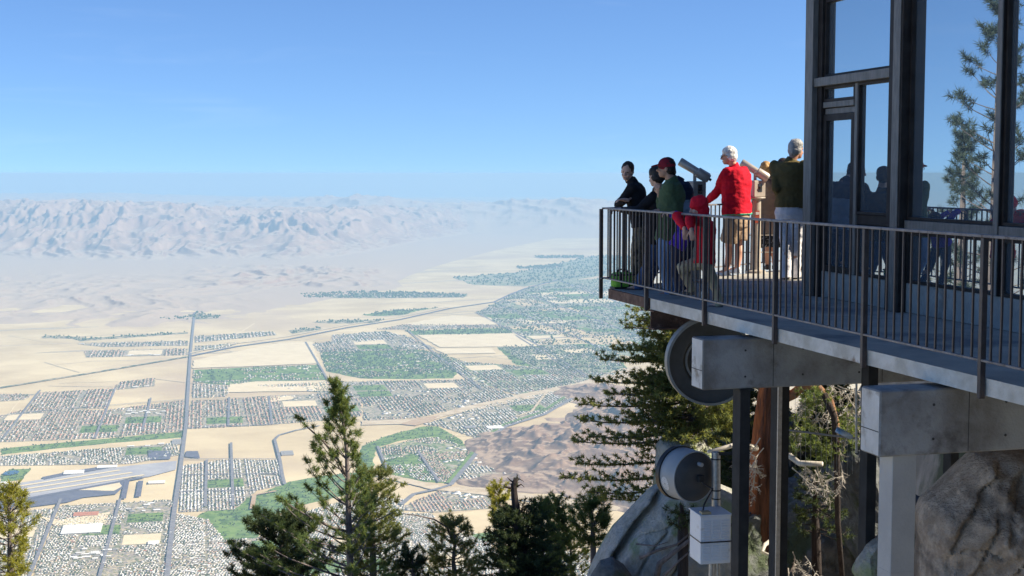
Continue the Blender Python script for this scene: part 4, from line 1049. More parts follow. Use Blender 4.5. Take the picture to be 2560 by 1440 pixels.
def conifer(name, label, cat, trunk, rad, env, seed, leaf, barkm, z_lo, z_hi, dz=.3, per=4, up=(.9, .25), el=(45, 5), tuft=(40, .14, .75, .006), twig=.30, start=.35, group=None, big=(), sub=.16, skip=None, depth_keep=1.0, up_twig=.35):
    rg = random.Random(seed)
    base = Vector(trunk[-1]); gz = slope_z(base.x, base.y)
    tr = [Vector(p) for p in trunk]
    if base.z > gz: tr.append(Vector((base.x + .1, base.y, gz - .3))); rad = list(rad) + [rad[-1] * 1.25]
    t = empty(name, (tr[-1].x, tr[-1].y, tr[-1].z + .3), label, cat, group)
    wood = MB(); wood.tube(tr[::-1], list(rad)[::-1], 12)
    cr = Crown(seed)
    zs_ = [p.z for p in tr]
    def at_z(z):
        for a, c in zip(tr[:-1], tr[1:]):
            if a.z >= z >= c.z: return a.lerp(c, (a.z - z) / max(1e-6, a.z - c.z))
        return tr[0].copy() if z > tr[0].z else tr[-1].copy()
    def twigs(pts, ln, t0, r0, lvl=0):
        n = max(2, int(ln * (1 - t0) / sub))
        for i in range(n + 1):
            u = t0 + (1 - t0) * (i + rg.random() * .5) / (n + .5); u = min(u, 1)
            p, dd = along(pts, u), direc(pts, u)
            if i >= n:
                for e in range(2): cr.tuft(p - dd * .07 * e, dd, *tuft)
                continue
            side = dd.cross(UP).normalized() * (1 if i % 2 else -1)
            tl = twig * (1.15 - u * .7) * rg.uniform(.6, 1.2)
            d2 = dd * .75 + side * .8 + UP * rg.uniform(-.1, .5) * up_twig * 2
            tw = curve(p, d2, tl, up_twig, 3, .06, rg)
            wood.tube(tw, [r0 * .35 + .002, .004, .003, .002], 4, cap=False)
            k = max(1, int(tl / .11))
            for j in range(k): cr.tuft(along(tw, 1 - j / (k + .4)), direc(tw, 1 - j / (k + .4)), *tuft)
    z = z_hi
    while z > z_lo:
        f = (z_hi - z) / (z_hi - z_lo)
        c = at_z(z); a0 = rg.random() * 6.28
        for k in range(per):
            az = a0 + k * 6.283 / per + rg.gauss(0, .35)
            dirh = Vector((math.cos(az), math.sin(az), 0))
            e = env(z); ln = (e[1] if dirh.x > 0 else e[0]); ln = (abs(dirh.x) * ln + (1 - abs(dirh.x)) * (e[0] + e[1]) * .5 * depth_keep) * rg.uniform(.65, 1.05)
            if skip and skip(z, dirh, rg): continue
            if ln < .08: continue
            ela = math.radians(el[0] + (el[1] - el[0]) * f + rg.gauss(0, 6))
            pts = curve(c + UP * rg.gauss(0, dz * .25), dirh * math.cos(ela) + UP * math.sin(ela), ln, up[0] + (up[1] - up[0]) * f, 7, .04, rg)
            r0 = .006 + ln * .010
            wood.tube(pts, [r0 * (1 - .85 * i / 7) for i in range(8)], 5, cap=False)
            twigs(pts, ln, start if ln > .5 else .15, r0)
        z -= dz * rg.uniform(.8, 1.2)
    for pts, r0, t0 in big:
        pts = [Vector(p) for p in pts]; n = len(pts)
        ln = sum((pts[i + 1] - pts[i]).length for i in range(n - 1))
        wood.tube(pts, [r0 * (1 - .8 * i / (n - 1)) for i in range(n)], 7)
        if t0 < 1: twigs(pts, ln, t0, r0)
    cr.tuft(tr[0], UP, *tuft); cr.tuft(tr[0] - UP * .08, UP, *tuft); cr.tuft(tr[0] - UP * .16, UP, *tuft)
    wood.build('trunk', barkm, t, smooth=True)
    cr.build('crown', leaf, t)
    return t
def ep(pts):                                              # (z, left, right) table -> envelope
    zs_ = [p[0] for p in pts][::-1]; l = [p[1] for p in pts][::-1]; r = [p[2] for p in pts][::-1]
    return lambda z: (float(np.interp(z, zs_, l)), float(np.interp(z, zs_, r)))
def envpx(rows, cx, Y):                                   # (pixel row, left px, right px) -> envelope in metres at distance Y
    out = []
    for y, l, r in rows:
        out.append((pd(cx(y), y, Y).z, abs(cx(y) - l) / FPX * Y, abs(r - cx(y)) / FPX * Y))
    return ep(out)

# the tall pine in front of the valley
YP = 32.0
tk = [(836, 958), (846, 1000), (858, 1060), (867, 1130), (870, 1240), (873, 1340), (877, 1450), (880, 1560)]
cx = lambda y: float(np.interp(y, [a[1] for a in tk], [a[0] for a in tk]))
trunk = [pd(x, y, YP) for x, y in tk]
big = [([pd(868, 1195, YP), pd(846, 1150, YP - .1), pd(810, 1105, YP - .15), pd(780, 1078, YP - .1), pd(755, 1056, YP - .1), pd(741, 1038, YP)], .035, .18),
       ([pd(871, 1330, YP), pd(830, 1318, YP - .4), pd(780, 1295, YP - .8), pd(735, 1270, YP - 1.0), pd(700, 1245, YP - 1.1)], .035, .45),
       ([pd(876, 1326, YP), pd(905, 1308, YP - .3), pd(945, 1300, YP - .4), pd(990, 1277, YP - .5)], .03, 1.1),
       ([pd(873, 1382, YP), pd(840, 1368, YP - .3), pd(790, 1355, YP - .7), pd(755, 1340, YP - .9)], .035, .6),
       ([pd(877, 1381, YP), pd(910, 1370, YP - .2), pd(960, 1368, YP - .3)], .02, 1.1),
       ([pd(877, 1450, YP), pd(800, 1425, YP - .5), pd(720, 1395, YP - .8), pd(675, 1370, YP - 1)], .03, .9)]
conifer('pine_tree', 'tall young pine with grey trunk and a curved side leader, left of centre', 'pine', trunk, [.012, .02, .03, .045, .06, .075, .085, .10],
        envpx([(958, 838, 838), (1000, 822, 870), (1060, 800, 905), (1090, 770, 920), (1130, 748, 925), (1170, 735, 925), (1210, 715, 935), (1260, 690, 960), (1310, 640, 985), (1360, 590, 1000), (1410, 560, 1000), (1500, 540, 1000)], cx, YP),
        5, M_needle, M_barkg, pd(880, 1500, YP).z, pd(838, 972, YP).z, dz=.27, per=5, up=(.9, .5), el=(50, 4), tuft=(52, .125, .95, .0072), twig=.26, start=.38, big=big, sub=.21)
# foliage of the trees around it
conifer('pine_tree', 'bushy yellow green pine whose limbs show right behind the tall pine', 'pine', [pd(925, 1190, 35), pd(930, 1300, 35), pd(935, 1500, 35)], [.02, .06, .10],
        envpx([(1190, 900, 960), (1215, 890, 1020), (1260, 880, 1035), (1300, 880, 1010), (1400, 860, 1050), (1500, 850, 1060)], lambda y: 930, 35), 6, M_needle4, M_barkg, pd(930, 1500, 35).z, pd(930, 1195, 35).z, dz=.2, per=7, up=(.3, .3), el=(25, 0), tuft=(32, .11, .95, .008), twig=.4, start=.2)
conifer('pine_tree', 'dark spreading pine crown in the lower left behind the tall pine', 'pine', [pd(700, 1310, 34), pd(705, 1400, 34), pd(710, 1520, 34)], [.03, .06, .10],
        envpx([(1310, 690, 712), (1330, 620, 790), (1370, 560, 830), (1410, 545, 850), (1520, 520, 880)], lambda y: 703, 34), 16, M_needle2, M_barkd, pd(700, 1500, 34).z, pd(700, 1315, 34).z, dz=.16, per=8, up=(.35, .3), el=(30, 0), tuft=(40, .12, .95, .009), twig=.40, start=.2)
# thin pine with a bare leaning limb
conifer('pine_tree', 'thin open pine with a bare arching limb between the tall pine and the dead top', 'pine', [pd(1128, 1310, 36), pd(1138, 1350, 36), pd(1133, 1400, 36), pd(1140, 1470, 36)], [.02, .035, .05, .08],
        envpx([(1310, 1100, 1150), (1340, 1060, 1190), (1380, 1030, 1215), (1480, 1020, 1240)], lambda y: 1134, 36), 21, M_needle4, M_barkg, pd(1140, 1500, 36).z, pd(1128, 1318, 36).z, dz=.2, per=7, up=(.35, .3), el=(25, 0), tuft=(32, .10, .98, .008), twig=.36, start=.25,
        big=[([pd(1135, 1360, 36), pd(1118, 1318, 36), pd(1085, 1298, 35.8), pd(1040, 1288, 35.6), pd(1003, 1284, 35.5)], .035, 1.1)])
# dead topped tree
YD = 30.0
tkd = [(1291, 1196), (1284, 1212), (1286, 1240), (1291, 1275), (1294, 1330), (1306, 1400), (1315, 1480)]
bigd = [([pd(1286, 1222, YD), pd(1262, 1217, YD - .1), pd(1260, 1212, YD)], .032, 1.1), ([pd(1287, 1218, YD), pd(1303, 1211, YD), pd(1311, 1218, YD)], .024, 1.1), ([pd(1285, 1208, YD), pd(1274, 1199, YD), pd(1268, 1193, YD)], .022, 1.1),
        ([pd(1285, 1206, YD), pd(1294, 1196, YD), pd(1292, 1184, YD)], .024, 1.1), ([pd(1287, 1206, YD), pd(1298, 1197, YD), pd(1310, 1204, YD)], .024, 1.1), ([pd(1286, 1212, YD), pd(1270, 1209, YD)], .02, 1.1),
        ([pd(1288, 1268, YD), pd(1262, 1268, YD), pd(1248, 1280, YD)], .028, 1.1)]
conifer('dead_topped_fir', 'dark fir with a bare crooked dead top at the bottom centre', 'fir', [pd(x, y, YD) for x, y in tkd], [.05, .062, .075, .085, .10, .12, .15],
        envpx([(1272, 1275, 1320), (1300, 1222, 1372), (1340, 1205, 1392), (1380, 1185, 1410), (1420, 1165, 1430), (1480, 1150, 1440)], lambda y: float(np.interp(y, [a[1] for a in tkd], [a[0] for a in tkd])), YD),
        31, M_needle2, M_barkd, pd(1310, 1480, YD).z, pd(1291, 1282, YD).z, dz=.12, per=8, up=(.1, .1), el=(10, -15), tuft=(28, .085, 1.0, .009), twig=.34, start=.08, big=bigd, sub=.11)
def bush(label, rows, mid, Y, seed, m, barkm=M_barkg, tuft=(34, .10, .98, .008), dz=.2, per=7, name='pine_tree', twig=.34, cat='pine', el=(30, 0)):
    ys = rows[0][0]; lo = rows[-1][0]
    return conifer(name, label, cat, [pd(mid, ys, Y), pd(mid + 3, (ys + lo) / 2, Y), pd(mid + 5, lo, Y)], [.015, .04, .07], envpx(rows, lambda y: mid, Y), seed, m, barkm, pd(mid, lo, Y).z, pd(mid, ys + 4, Y).z, dz=dz, per=per, up=(.35, .3), el=el, tuft=tuft, twig=twig, start=.25)
bush('bright yellow green crown peeping out left behind the dead top', [(1232, 1225, 1250), (1245, 1205, 1268), (1270, 1212, 1285), (1300, 1225, 1290), (1330, 1225, 1290)], 1248, 38, 41, M_needle3, dz=.2)
bush('loose green pine right of the dead topped fir', [(1243, 1350, 1356), (1275, 1335, 1372), (1310, 1330, 1400), (1350, 1330, 1410), (1400, 1330, 1420), (1470, 1330, 1430)], 1352, 34, 43, M_needle)
bush('slim pine with a pale bare stem beside the granite slab', [(1256, 1382, 1388), (1290, 1365, 1410), (1330, 1360, 1425), (1400, 1350, 1440), (1470, 1350, 1450)], 1395, 36, 44, M_needle)
bush('broad sunny pine crown behind the granite slab', [(1262, 1478, 1492), (1285, 1425, 1535), (1310, 1400, 1550), (1340, 1420, 1530), (1370, 1430, 1500)], 1478, 33, 45, M_needle, tuft=(40, .14, .8, .007), twig=.4)
bush('low yellow green pine deep below the granite slab', [(1340, 1400, 1450), (1375, 1370, 1490), (1420, 1350, 1500), (1480, 1350, 1500)], 1425, 40, 46, M_needle3, dz=.3)
bush('dim green treetop at the bottom edge right of the tall pine', [(1385, 1010, 1030), (1410, 985, 1065), (1450, 970, 1085), (1500, 970, 1090)], 1030, 33, 47, M_needle2)
bush('sunny yellow green treetop in the lower left corner', [(1234, 5, 60), (1262, -40, 92), (1300, -70, 112), (1340, -80, 100), (1390, -90, 78), (1470, -100, 20)], 22, 24, 48, M_needle3, tuft=(30, .085, .95, .006), dz=.15, per=7, twig=.24)
# big fir behind the antennas: long level boughs towards the left
YF = 23.0
boughs = [(770, 1580, 1), (792, 1590, 0), (828, 1562, 1), (862, 1530, 0), (893, 1506, 1), (940, 1488, 1), (962, 1520, 0), (1003, 1450, 1), (1043, 1450, 1), (1062, 1470, 0), (1098, 1432, 1), (1128, 1440, 0), (1180, 1405, 1), (1205, 1470, 0), (1235, 1500, 1)]
bigf = []; rgf = random.Random(8)
for y, xt, w in boughs:
    dy = rgf.uniform(-.6, .6); y += rgf.uniform(-9, 9); y0 = y + 18 + (xt < 1500) * 6
    pts = [pd(1745, y0 - 25 if y > 850 else y0 - 5, YF)]
    for k in (1, 2, 3, 4, 5):
        u = k / 5; pts.append(pd(1745 + (xt - 1745) * u, y0 - 22 + 40 * math.sin(u * 2.2) * (.55 if y > 850 else .2) - (8 * u if w else -2 * u), YF + dy * u))
    bigf.append((pts, .028, .22))
fir = conifer('fir_tree', 'large fir with long level boughs reaching out left below the deck', 'fir', [pd(1742, 780, YF), pd(1745, 900, YF), pd(1748, 1100, YF), pd(1752, 1250, YF)], [.03, .07, .10, .13],
        envpx([(770, 1690, 1790), (820, 1620, 1830), (900, 1580, 1850), (1000, 1560, 1880), (1100, 1560, 1880), (1180, 1600, 1830)], lambda y: 1746, YF), 51, M_needle4, M_barkg, pd(1746, 1090, YF).z, pd(1746, 785, YF).z, dz=.12, per=9, up=(.15, .1), el=(8, -12), tuft=(26, .070, 1.0, .009), twig=.46, start=.15, big=bigf, sub=.070, up_twig=.24)

# red barked tree with bleached dead twigs
YR = 21.0
rt = empty('red_bark_tree', Vector((*pd(1915, 1300, YR)[:2], slope_z(*pd(1915, 1300, YR)[:2]))), 'thick red barked tree trunk behind the steel columns with bleached dead twigs', 'tree')
b = MB(); path = [(1945, 800), (1940, 900), (1930, 1000), (1921, 1100), (1916, 1200), (1914, 1300), (1912, 1400), (1908, 1520)]
pts = [pd(x, y, YR) for x, y in path]; pts.append(pts[-1] + Vector((0, 0, -4)))
rr_ = [.18, .20, .215, .235, .25, .27, .29, .33, .42]
P2, R2_ = [], []
for k in range(90): u = k / 89; P2.append(along(pts, min(u, .9999))); R2_.append(float(np.interp(u * 8, range(9), rr_)))
b.tube(P2, R2_, 72)
tkr = b.build('trunk', M_barkr, rt, smooth=True)
axp = [p - rt.location for p in P2]
for v in tkr.data.vertices:
    p = v.co; c_ = min(axp, key=lambda q: abs(q.z - p.z)); dv = Vector((p.x - c_.x, p.y - c_.y, 0))
    if dv.length < .02: continue
    dv.normalize(); a = math.atan2(dv.y, dv.x); wv = .35 * mnoise.noise(Vector((a * 2, 0, p.z * .9)))
    rg_ = 1 - abs(mnoise.noise(Vector((math.cos(a + wv) * 5.5, math.sin(a + wv) * 5.5, p.z * .75)))) * 2.4
    v.co += dv * (.030 * max(-1, rg_) + .03 * mnoise.noise(Vector((math.cos(a) * 2, math.sin(a) * 2, p.z * .5))) - .012)
def limb(pts, r0, r1, nm='limb', m=M_limb):
    b = MB(); n = len(pts); b.tube(pts, [r0 + (r1 - r0) * i / (n - 1) for i in range(n)], 9); b.build(nm, m, rt, smooth=True)
limb([pd(1950, 1000, 21), pd(1985, 985, 20.9), pd(2010, 962, 20.8), pd(2045, 968, 20.8), pd(2075, 1000, 20.8), pd(2092, 1060, 20.8), pd(2092, 1110, 20.8)], .085, .035)
limb([pd(2060, 985, 20.2), pd(2085, 1040, 20.2), pd(2092, 1150, 20.5), pd(2094, 1300, 21), pd(2105, 1440, 21.5)], .05, .04, m=M_barkd)
limb([pd(1940, 1130, 20.8), pd(1975, 1140, 20.2), pd(1998, 1158, 20), pd(2056, 1160, 19.8)], .05, .035, m=M_twig)
limb([pd(1890, 1120, 20.8), pd(1840, 1112, 20.4), pd(1770, 1130, 20.2)], .05, .025, m=M_twig)
limb([pd(1930, 1350, 20.4), pd(1912, 1362, 20.1), pd(1905, 1380, 20), pd(1925, 1388, 19.9)], .035, .02, m=M_twig)
rgt = random.Random(4); tb = MB()
def dead(P, d, ln, r, lvl):
    pts = curve(P, d, ln, -.7 if lvl < 2 else .2, 4, .22, rgt)
    tb.tube(pts, [r, r * .85, r * .7, r * .55, r * .35], 4)
    if lvl < 3:
        for k in range(6 if lvl == 0 else 4):
            u = rgt.uniform(.2, 1)
            dead(along(pts, u), direc(pts, u) + Vector((rgt.gauss(0, .8), rgt.gauss(0, .6), rgt.gauss(-.2, .6))), ln * rgt.uniform(.35, .6), r * .62, lvl + 1)
for x, y, dx, dz, ln in ((2025, 960, .6, .1, .5), (2090, 965, .5, -.1, .45), (2110, 985, .3, -.5, .5), (2050, 1030, .2, -.6, .4), (2100, 1070, -.2, -.7, .4), (1990, 1040, .4, -.5, .4), (1905, 1095, -.5, -.6, .45), (1895, 1150, -.3, -.9, .4), (1985, 1170, .5, -.5, .35), (2030, 1175, .2, -.8, .35),
                         (2085, 1140, .3, -.6, .45), (2060, 1200, .1, -.8, .3), (1985, 1380, .3, -.6, .35), (1975, 1420, .2, -.6, .3), (1920, 1410, -.4, -.5, .3), (2000, 1000, .3, -.6, .35), (2120, 1010, .1, -.9, .4), (2040, 965, .3, -.4, .45), (2070, 990, -.2, -.6, .4), (2105, 1020, .3, -.3, .35), (2130, 970, -.1, -.7, .4), (1910, 1120, -.4, -.5, .4), (1900, 1190, .1, -.9, .35), (2010, 1165, .4, -.4, .35), (2045, 1160, .3, -.7, .35), (1995, 1400, .5, -.5, .4), (2015, 1390, .3, -.3, .35)):
    dead(pd(x + rgt.uniform(-8, 8), y, 20.6 + rgt.uniform(-.3, .4)), Vector((dx, rgt.gauss(0, .3), dz)), ln, .011, 0)
tb.build('dead_twigs', M_twig, rt)
fc_ = Crown(77)
for k in range(420):
    x, y = rgt.choice(((2030, 985), (2045, 1000), (2075, 1130), (2110, 1040), (2005, 1060), (2040, 1100), (2120, 1080), (1985, 1110)))
    p = pd(x + rgt.gauss(0, 22), y + rgt.gauss(0, 16), 20.6 + rgt.gauss(0, .3)); fc_.tuft(p, Vector((rgt.gauss(0, 1), 0, .3)), 16, .06, 1, .007)
fc_.build('leaf_clumps', M_needle, rt)
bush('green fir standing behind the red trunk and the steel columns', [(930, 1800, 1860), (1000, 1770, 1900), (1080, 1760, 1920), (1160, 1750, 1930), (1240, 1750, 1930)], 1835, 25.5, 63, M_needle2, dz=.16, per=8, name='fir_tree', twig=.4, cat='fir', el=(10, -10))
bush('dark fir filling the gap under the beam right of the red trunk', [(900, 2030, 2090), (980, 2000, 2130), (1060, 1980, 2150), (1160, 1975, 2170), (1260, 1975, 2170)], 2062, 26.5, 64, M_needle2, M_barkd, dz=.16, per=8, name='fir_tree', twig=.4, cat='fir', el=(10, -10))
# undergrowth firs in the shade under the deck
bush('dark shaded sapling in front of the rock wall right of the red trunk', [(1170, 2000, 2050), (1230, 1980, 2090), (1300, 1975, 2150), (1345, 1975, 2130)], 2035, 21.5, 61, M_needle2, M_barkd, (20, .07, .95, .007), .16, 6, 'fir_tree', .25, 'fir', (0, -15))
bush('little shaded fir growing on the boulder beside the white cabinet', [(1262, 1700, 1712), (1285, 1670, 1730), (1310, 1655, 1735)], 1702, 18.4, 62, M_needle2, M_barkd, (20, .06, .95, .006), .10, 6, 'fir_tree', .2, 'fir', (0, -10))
# bare fallen branches on the boulder
fb = MB(); rgt.seed(9)
def fallen(P, r): fb.tube([pd(x, y, z) for x, y, z in P], [r * (1 - .6 * i / (len(P) - 1)) for i in range(len(P))], 7)
fallen([(1640, 1450, 18.4), (1648, 1410, 18.3), (1680, 1385, 18.2), (1725, 1350, 18.2), (1745, 1310, 18.3)], .045)
fallen([(1600, 1395, 18.3), (1645, 1375, 18.2), (1690, 1362, 18.2), (1730, 1330, 18.2)], .025)
fallen([(1660, 1440, 18.1), (1700, 1400, 18.0), (1735, 1370, 18.1)], .02)
fallen([(1590, 1360, 18.4), (1640, 1365, 18.3), (1670, 1355, 18.2)], .012)
fo = fb.build('fallen_branch', M_barkg, None, True, pd(1660, 1420, 18.3)); tag(fo, 'bare fallen branches lying across the grey boulder left of the white cabinet', 'branches')
# the pine that stands out of the frame on the left and shows in the mirror glass
def rtree(x, y, ztop, seed, lab, w):
    conifer('pine_tree', lab, 'pine', [Vector((x, y, ztop)), Vector((x, y, -4)), Vector((x, y, -12))], [.03, .22, .30], ep([(ztop, .1, .1), (ztop - 1.5, .9 * w, .9 * w), (ztop - 4, 1.9 * w, 1.7 * w), (-2, 2.2 * w, 2.2 * w), (-8, 2 * w, 2 * w)]), seed, M_needle5, M_barkg, -6, ztop - .2, dz=.85, per=5, up=(.5, .2), el=(35, 0), tuft=(26, .24, 1.0, .012), twig=.6, start=.4, sub=.42)
rtree(-18.2, 35.0, 6.4, 71, 'tall pine mirrored in the wide glass panes of the building', 1.1)
rtree(-26.0, 44.0, 3.0, 72, 'lower pine mirrored in the glass of the station door', .8)
# ------------------------------------------------------------------ telescopes, antennas, cabinet, bag, lower fence
M_tan = mat('tan_metal_paint', (0.37, 0.32, 0.265), (0.45, 0.395, 0.33), scale=8, rough=0.45, bump=.1, bscale=60)
M_tube = mat('brushed_telescope_tube', (0.44, 0.39, 0.33), (0.54, 0.48, 0.42), scale=10, rough=0.35, metal=.3)
M_blackp = mat('black_plastic', (0.02, 0.02, 0.022), rough=.4)
M_chrome = mat('chrome_plate', (0.6, 0.6, 0.6), rough=.2, metal=1)
M_red = mat('red_notice_print', (0.45, 0.10, 0.06), rough=.6)
M_white = mat('white_print', (0.75, 0.74, 0.72), rough=.6)
def telescope(label, px, Y, head, kx):
    foot = Vector((px.x, px.y, 0)); t = empty('coin_telescope', foot, label, 'telescope', 'coin telescopes on the far railing')
    h = heading(head); r = Vector((h.y, -h.x, 0))
    b = MB(); b.tube([foot, foot + UP * .03, foot + UP * .05, foot + UP * 1.06, foot + UP * 1.07], [.15, .15, .078, .07, .07], 20)
    for z in (.55, .30): b.box(foot + UP * z, (.26, .010, .007), (heading(85), heading(-5), UP))
    b.build('column', M_tan, t, smooth=True, angle=.6)
    b = MB(); b.tube([foot + UP * 1.07, foot + UP * 1.09, foot + UP * 1.105], [.10, .135, .13], 20); b.build('collar', M_tan, t, smooth=True, angle=.6)
    b = MB(); b.box(foot + UP * 1.225, (.105, .085, .12), (heading(62), heading(-28), UP)); box = b.build('coin_box', M_tan, t, bevel=.010)
    b = MB(); P = foot - heading(-28) * .086 + UP * 1.24; b.box(P, (.035, .004, .06), (heading(62), heading(-28), UP)); b.build('coin_plate', M_chrome, box)
    b = MB(); b.tube([P - heading(-28) * .004, P - heading(-28) * .025], .018, 12); b.build('coin_knob', M_blackp, box)
    b = MB(); P = foot - heading(-5) * .074 + UP * .82; b.box(P, (.032, .006, .09), (heading(85), heading(-5), UP)); b.box(P + UP * .05, (.026, .008, .02), (heading(85), heading(-5), UP), 1); b.build('notice', [M_red, M_white], t)
    ax = (h * math.cos(math.radians(31)) + UP * math.sin(math.radians(31))).normalized()   # the tube rises towards the valley
    piv = foot + UP * 1.475
    b = MB(); b.box(foot + UP * 1.385 + h * .02, (.022, .015, .06), (h, r, UP)); b.box(piv - UP * .025, (.032, .07, .02), (h, r, UP)); b.build('yoke', M_tan, t, bevel=.006)
    b = MB(); b.tube([piv + ax * .255, piv + ax * .245, piv + ax * .02, piv - ax * .01], [.052, .058, .052, .052], 20); b.build('barrel', M_tube, t, smooth=True, angle=.6)
    b = MB(); b.tube([piv - ax * .01, piv - ax * .02, piv - ax * .17, piv - ax * .20], [.058, .070, .070, .05], 20); ey = b.build('eyepiece_housing', M_tube, t, smooth=True, angle=.6)
    for s in (-.026, .026):
        b = MB(); b.tube([piv - ax * .19 + r * s, piv - ax * .23 + r * s], .018, 12); b.build('eyepiece', M_blackp, ey)
    b = MB(); b.tube([piv + ax * .256, piv + ax * .259], .048, 18); b.build('lens', M_glass, t)
telescope('tan coin telescope tilted up between the green jacket and the red jacket', pz(1738, 706, 0), 0, -82, 1)
telescope('tan coin telescope tilted up right of the man in the red jacket', pz(1888, 682, 0), 0, -78, 1)

# -- big drum antenna under the deck tip
M_drum = mat('drum_shell', (0.055, 0.06, 0.06), (0.08, 0.085, 0.085), scale=3, rough=.6, bump=.1, bscale=30)
M_rim = mat('drum_rim', (0.21, 0.22, 0.21), (0.27, 0.28, 0.27), scale=5, rough=.5)
M_shroud = mat('white_shroud', (0.31, 0.335, 0.35), (0.37, 0.395, 0.41), scale=3, rough=.45)
M_back = mat('dark_dish_back', (0.055, 0.058, 0.06), (0.075, 0.078, 0.08), scale=4, rough=.55)
c = pd(1776, 904, 16.0)
ang = empty('drum_antenna', c - UP * .55, 'big round dark drum antenna hanging behind the concrete beam end', 'antenna')
ax = heading(-3); rt_ = Vector((ax.y, -ax.x, 0)); R0 = .495
def ring(b, c, prof, n=56):                                # profile (radius, offset along ax) revolved
    o = len(b.v)
    for r_, a_ in prof:
        for k in range(n):
            t = 6.28318 * k / n; b.v.append(c + rt_ * (r_ * math.cos(t)) + UP * (r_ * math.sin(t)) + ax * a_)
    m_ = len(prof)
    for i in range(m_ - 1):
        for k in range(n):
            k2 = (k + 1) % n; b.f.append((o + i * n + k, o + i * n + k2, o + (i + 1) * n + k2, o + (i + 1) * n + k)); b.m.append(0)
    return b
b = ring(MB(), c, [(.20, .14), (.255, .12), (.30, .05), (R0 - .03, .0), (R0 - .03, .10), (.30, .22), (.20, .22), (.20, .14)]); b.build('dish', M_drum, ang, smooth=True, angle=.5)
b = ring(MB(), c, [(R0 - .028, -.03), (R0, -.03), (R0 + .004, .12), (R0 - .028, .12), (R0 - .028, -.03)]); b.build('rim', M_rim, ang, smooth=True, angle=.5)
b = ring(MB(), c, [(.245, .085), (.27, .085), (.27, .125), (.245, .125), (.245, .085)]); b.build('inner_ring', M_rim, ang, smooth=True, angle=.5)
b = MB(); b.tube([c + ax * .13, c + ax * .2], .198, 40); b.build('hub_plate', M_back, ang)
b = MB(); b.tube([c + ax * .2, c + ax * .42 + UP * .0, c + ax * .42 + UP * .75], [.05, .05, .05], 12); b.build('mast', M_galv, ang)
b = MB(); b.box(c - ax * .015 + rt_ * .06 - UP * .27, (.03, .014, .008), (rt_, ax, UP)); b.build('bracket', M_galv, ang)

# -- small drum antenna on its pipe
c = pd(1716, 1186, 15.2)
ans = empty('drum_antenna', c - UP * .3, 'small white sided drum antenna with a dark back on a steel pipe', 'antenna')
ax = (heading(-30)).normalized(); rt_ = Vector((ax.y, -ax.x, 0)); rs = .275
cb = c - ax * .04
b = ring(MB(), cb, [(rs - .012, -.11), (rs, -.11), (rs + .002, .17), (rs - .012, .17), (rs - .012, -.11)]); b.build('shroud', M_shroud, ans, smooth=True, angle=.5)
b = ring(MB(), cb, [(rs + .003, .14), (rs + .018, .14), (rs + .018, .20), (rs + .003, .20), (rs + .003, .14)]); b.build('rim', M_blackp, ans, smooth=True, angle=.5)
b = ring(MB(), cb, [(.001, -.19), (.10, -.19), (.20, -.16), (rs - .013, -.105), (rs - .013, -.08), (.2, -.1), (.001, -.12)]); b.build('dish_back', M_back, ans, smooth=True, angle=.5)
b = MB(); b.box(cb - ax * .20, (.035, .03, .035), (rt_, ax, UP)); b.build('feed_box', M_dsteel, ans, bevel=.005)
b = MB(); b.tube([cb + UP * .15 - ax * .13, cb + UP * .15 - ax * .23], .022, 12); b.build('stub', M_shroud, ans, smooth=True, angle=.6)
# emblem of pale petals on the shroud
b = MB(); th0 = math.radians(200)
def on_shroud(t, a): return cb + rt_ * ((rs + .003) * math.cos(t)) + UP * ((rs + .003) * math.sin(t)) + ax * a
import itertools
tc_ = math.radians(196); hc = .06
n = 18
for k in range(n):
    t1, t2 = 6.28318 * (k + .08) / n, 6.28318 * (k + .92) / n
    q = [on_shroud(tc_ + math.sin(t) * r_ / rs, hc + math.cos(t) * r_ * .8) for t, r_ in ((t1, .012), (t1, .078), (t2, .078), (t2, .012))]
    b.add(q, [(0, 1, 2, 3)])
b.build('emblem', M_white, ans)
pp = pd(1790, 1130, 15.05); pb = pd(1791, 1314, 15.05)
b = MB(); b.tube([pb, pp], .048, 16); pipe = b.build('pipe', M_galv, ans, smooth=True, angle=.6)
for y in (1147, 1225, 1246):
    q = pd(1790, y, 15.05); b = MB(); b.tube([q - UP * .006, q + UP * .006], .053, 16); b.build('clamp', M_blackp, pipe)
for y in (1133, 1311):
    q = pd(1795, y, 15.05); b = MB(); b.box(q + Vector((.11, -.02, 0)), (.12, .02, .015)); b.box(q + Vector((.2, .03, .0)), (.03, .09, .02)); b.build('arm', M_dsteel, ans)
b = MB(); b.tube([cb - ax * .20, cb - ax * .26 + UP * -.05, pd(1782, 1222, 14.95), pd(1772, 1240, 14.9), pd(1760, 1262, 14.8), pd(1756, 1285, 14.75)], .009, 6); b.build('cable', M_blackp, ans, smooth=True)

# -- white louvred cabinet
M_cab = mat('white_cabinet_paint', (0.76, 0.77, 0.79), (0.82, 0.83, 0.84), scale=2.5, rough=.5, bump=.1, bscale=40, c3=(0.50, 0.46, 0.40), s3=5, lo3=.62, hi3=.72)
q = pd(1752, 1292, 14.6); zt = q.z; zb = pd(1752, 1412, 14.6).z
f1 = heading(78); f2 = heading(-12)
cw, cd_, chh = .165, .17, (zt - zb) / 2
cc = q + f1 * cw + f2 * cd_; cc.z = (zt + zb) / 2
cab = empty('utility_cabinet', Vector((cc.x, cc.y, zb)), 'white louvred metal cabinet strapped beside the steel column under the antenna', 'cabinet')
b = MB(); b.box(cc, (cw, cd_, chh), (f1, f2, UP))
body = b.build('body', M_cab, cab, bevel=.006)
b = MB(); b.box(cc + UP * (chh + .008), (cw + .012, cd_ + .012, .008), (f1, f2, UP)); b.build('lid', M_cab, cab, bevel=.003)
b = MB()
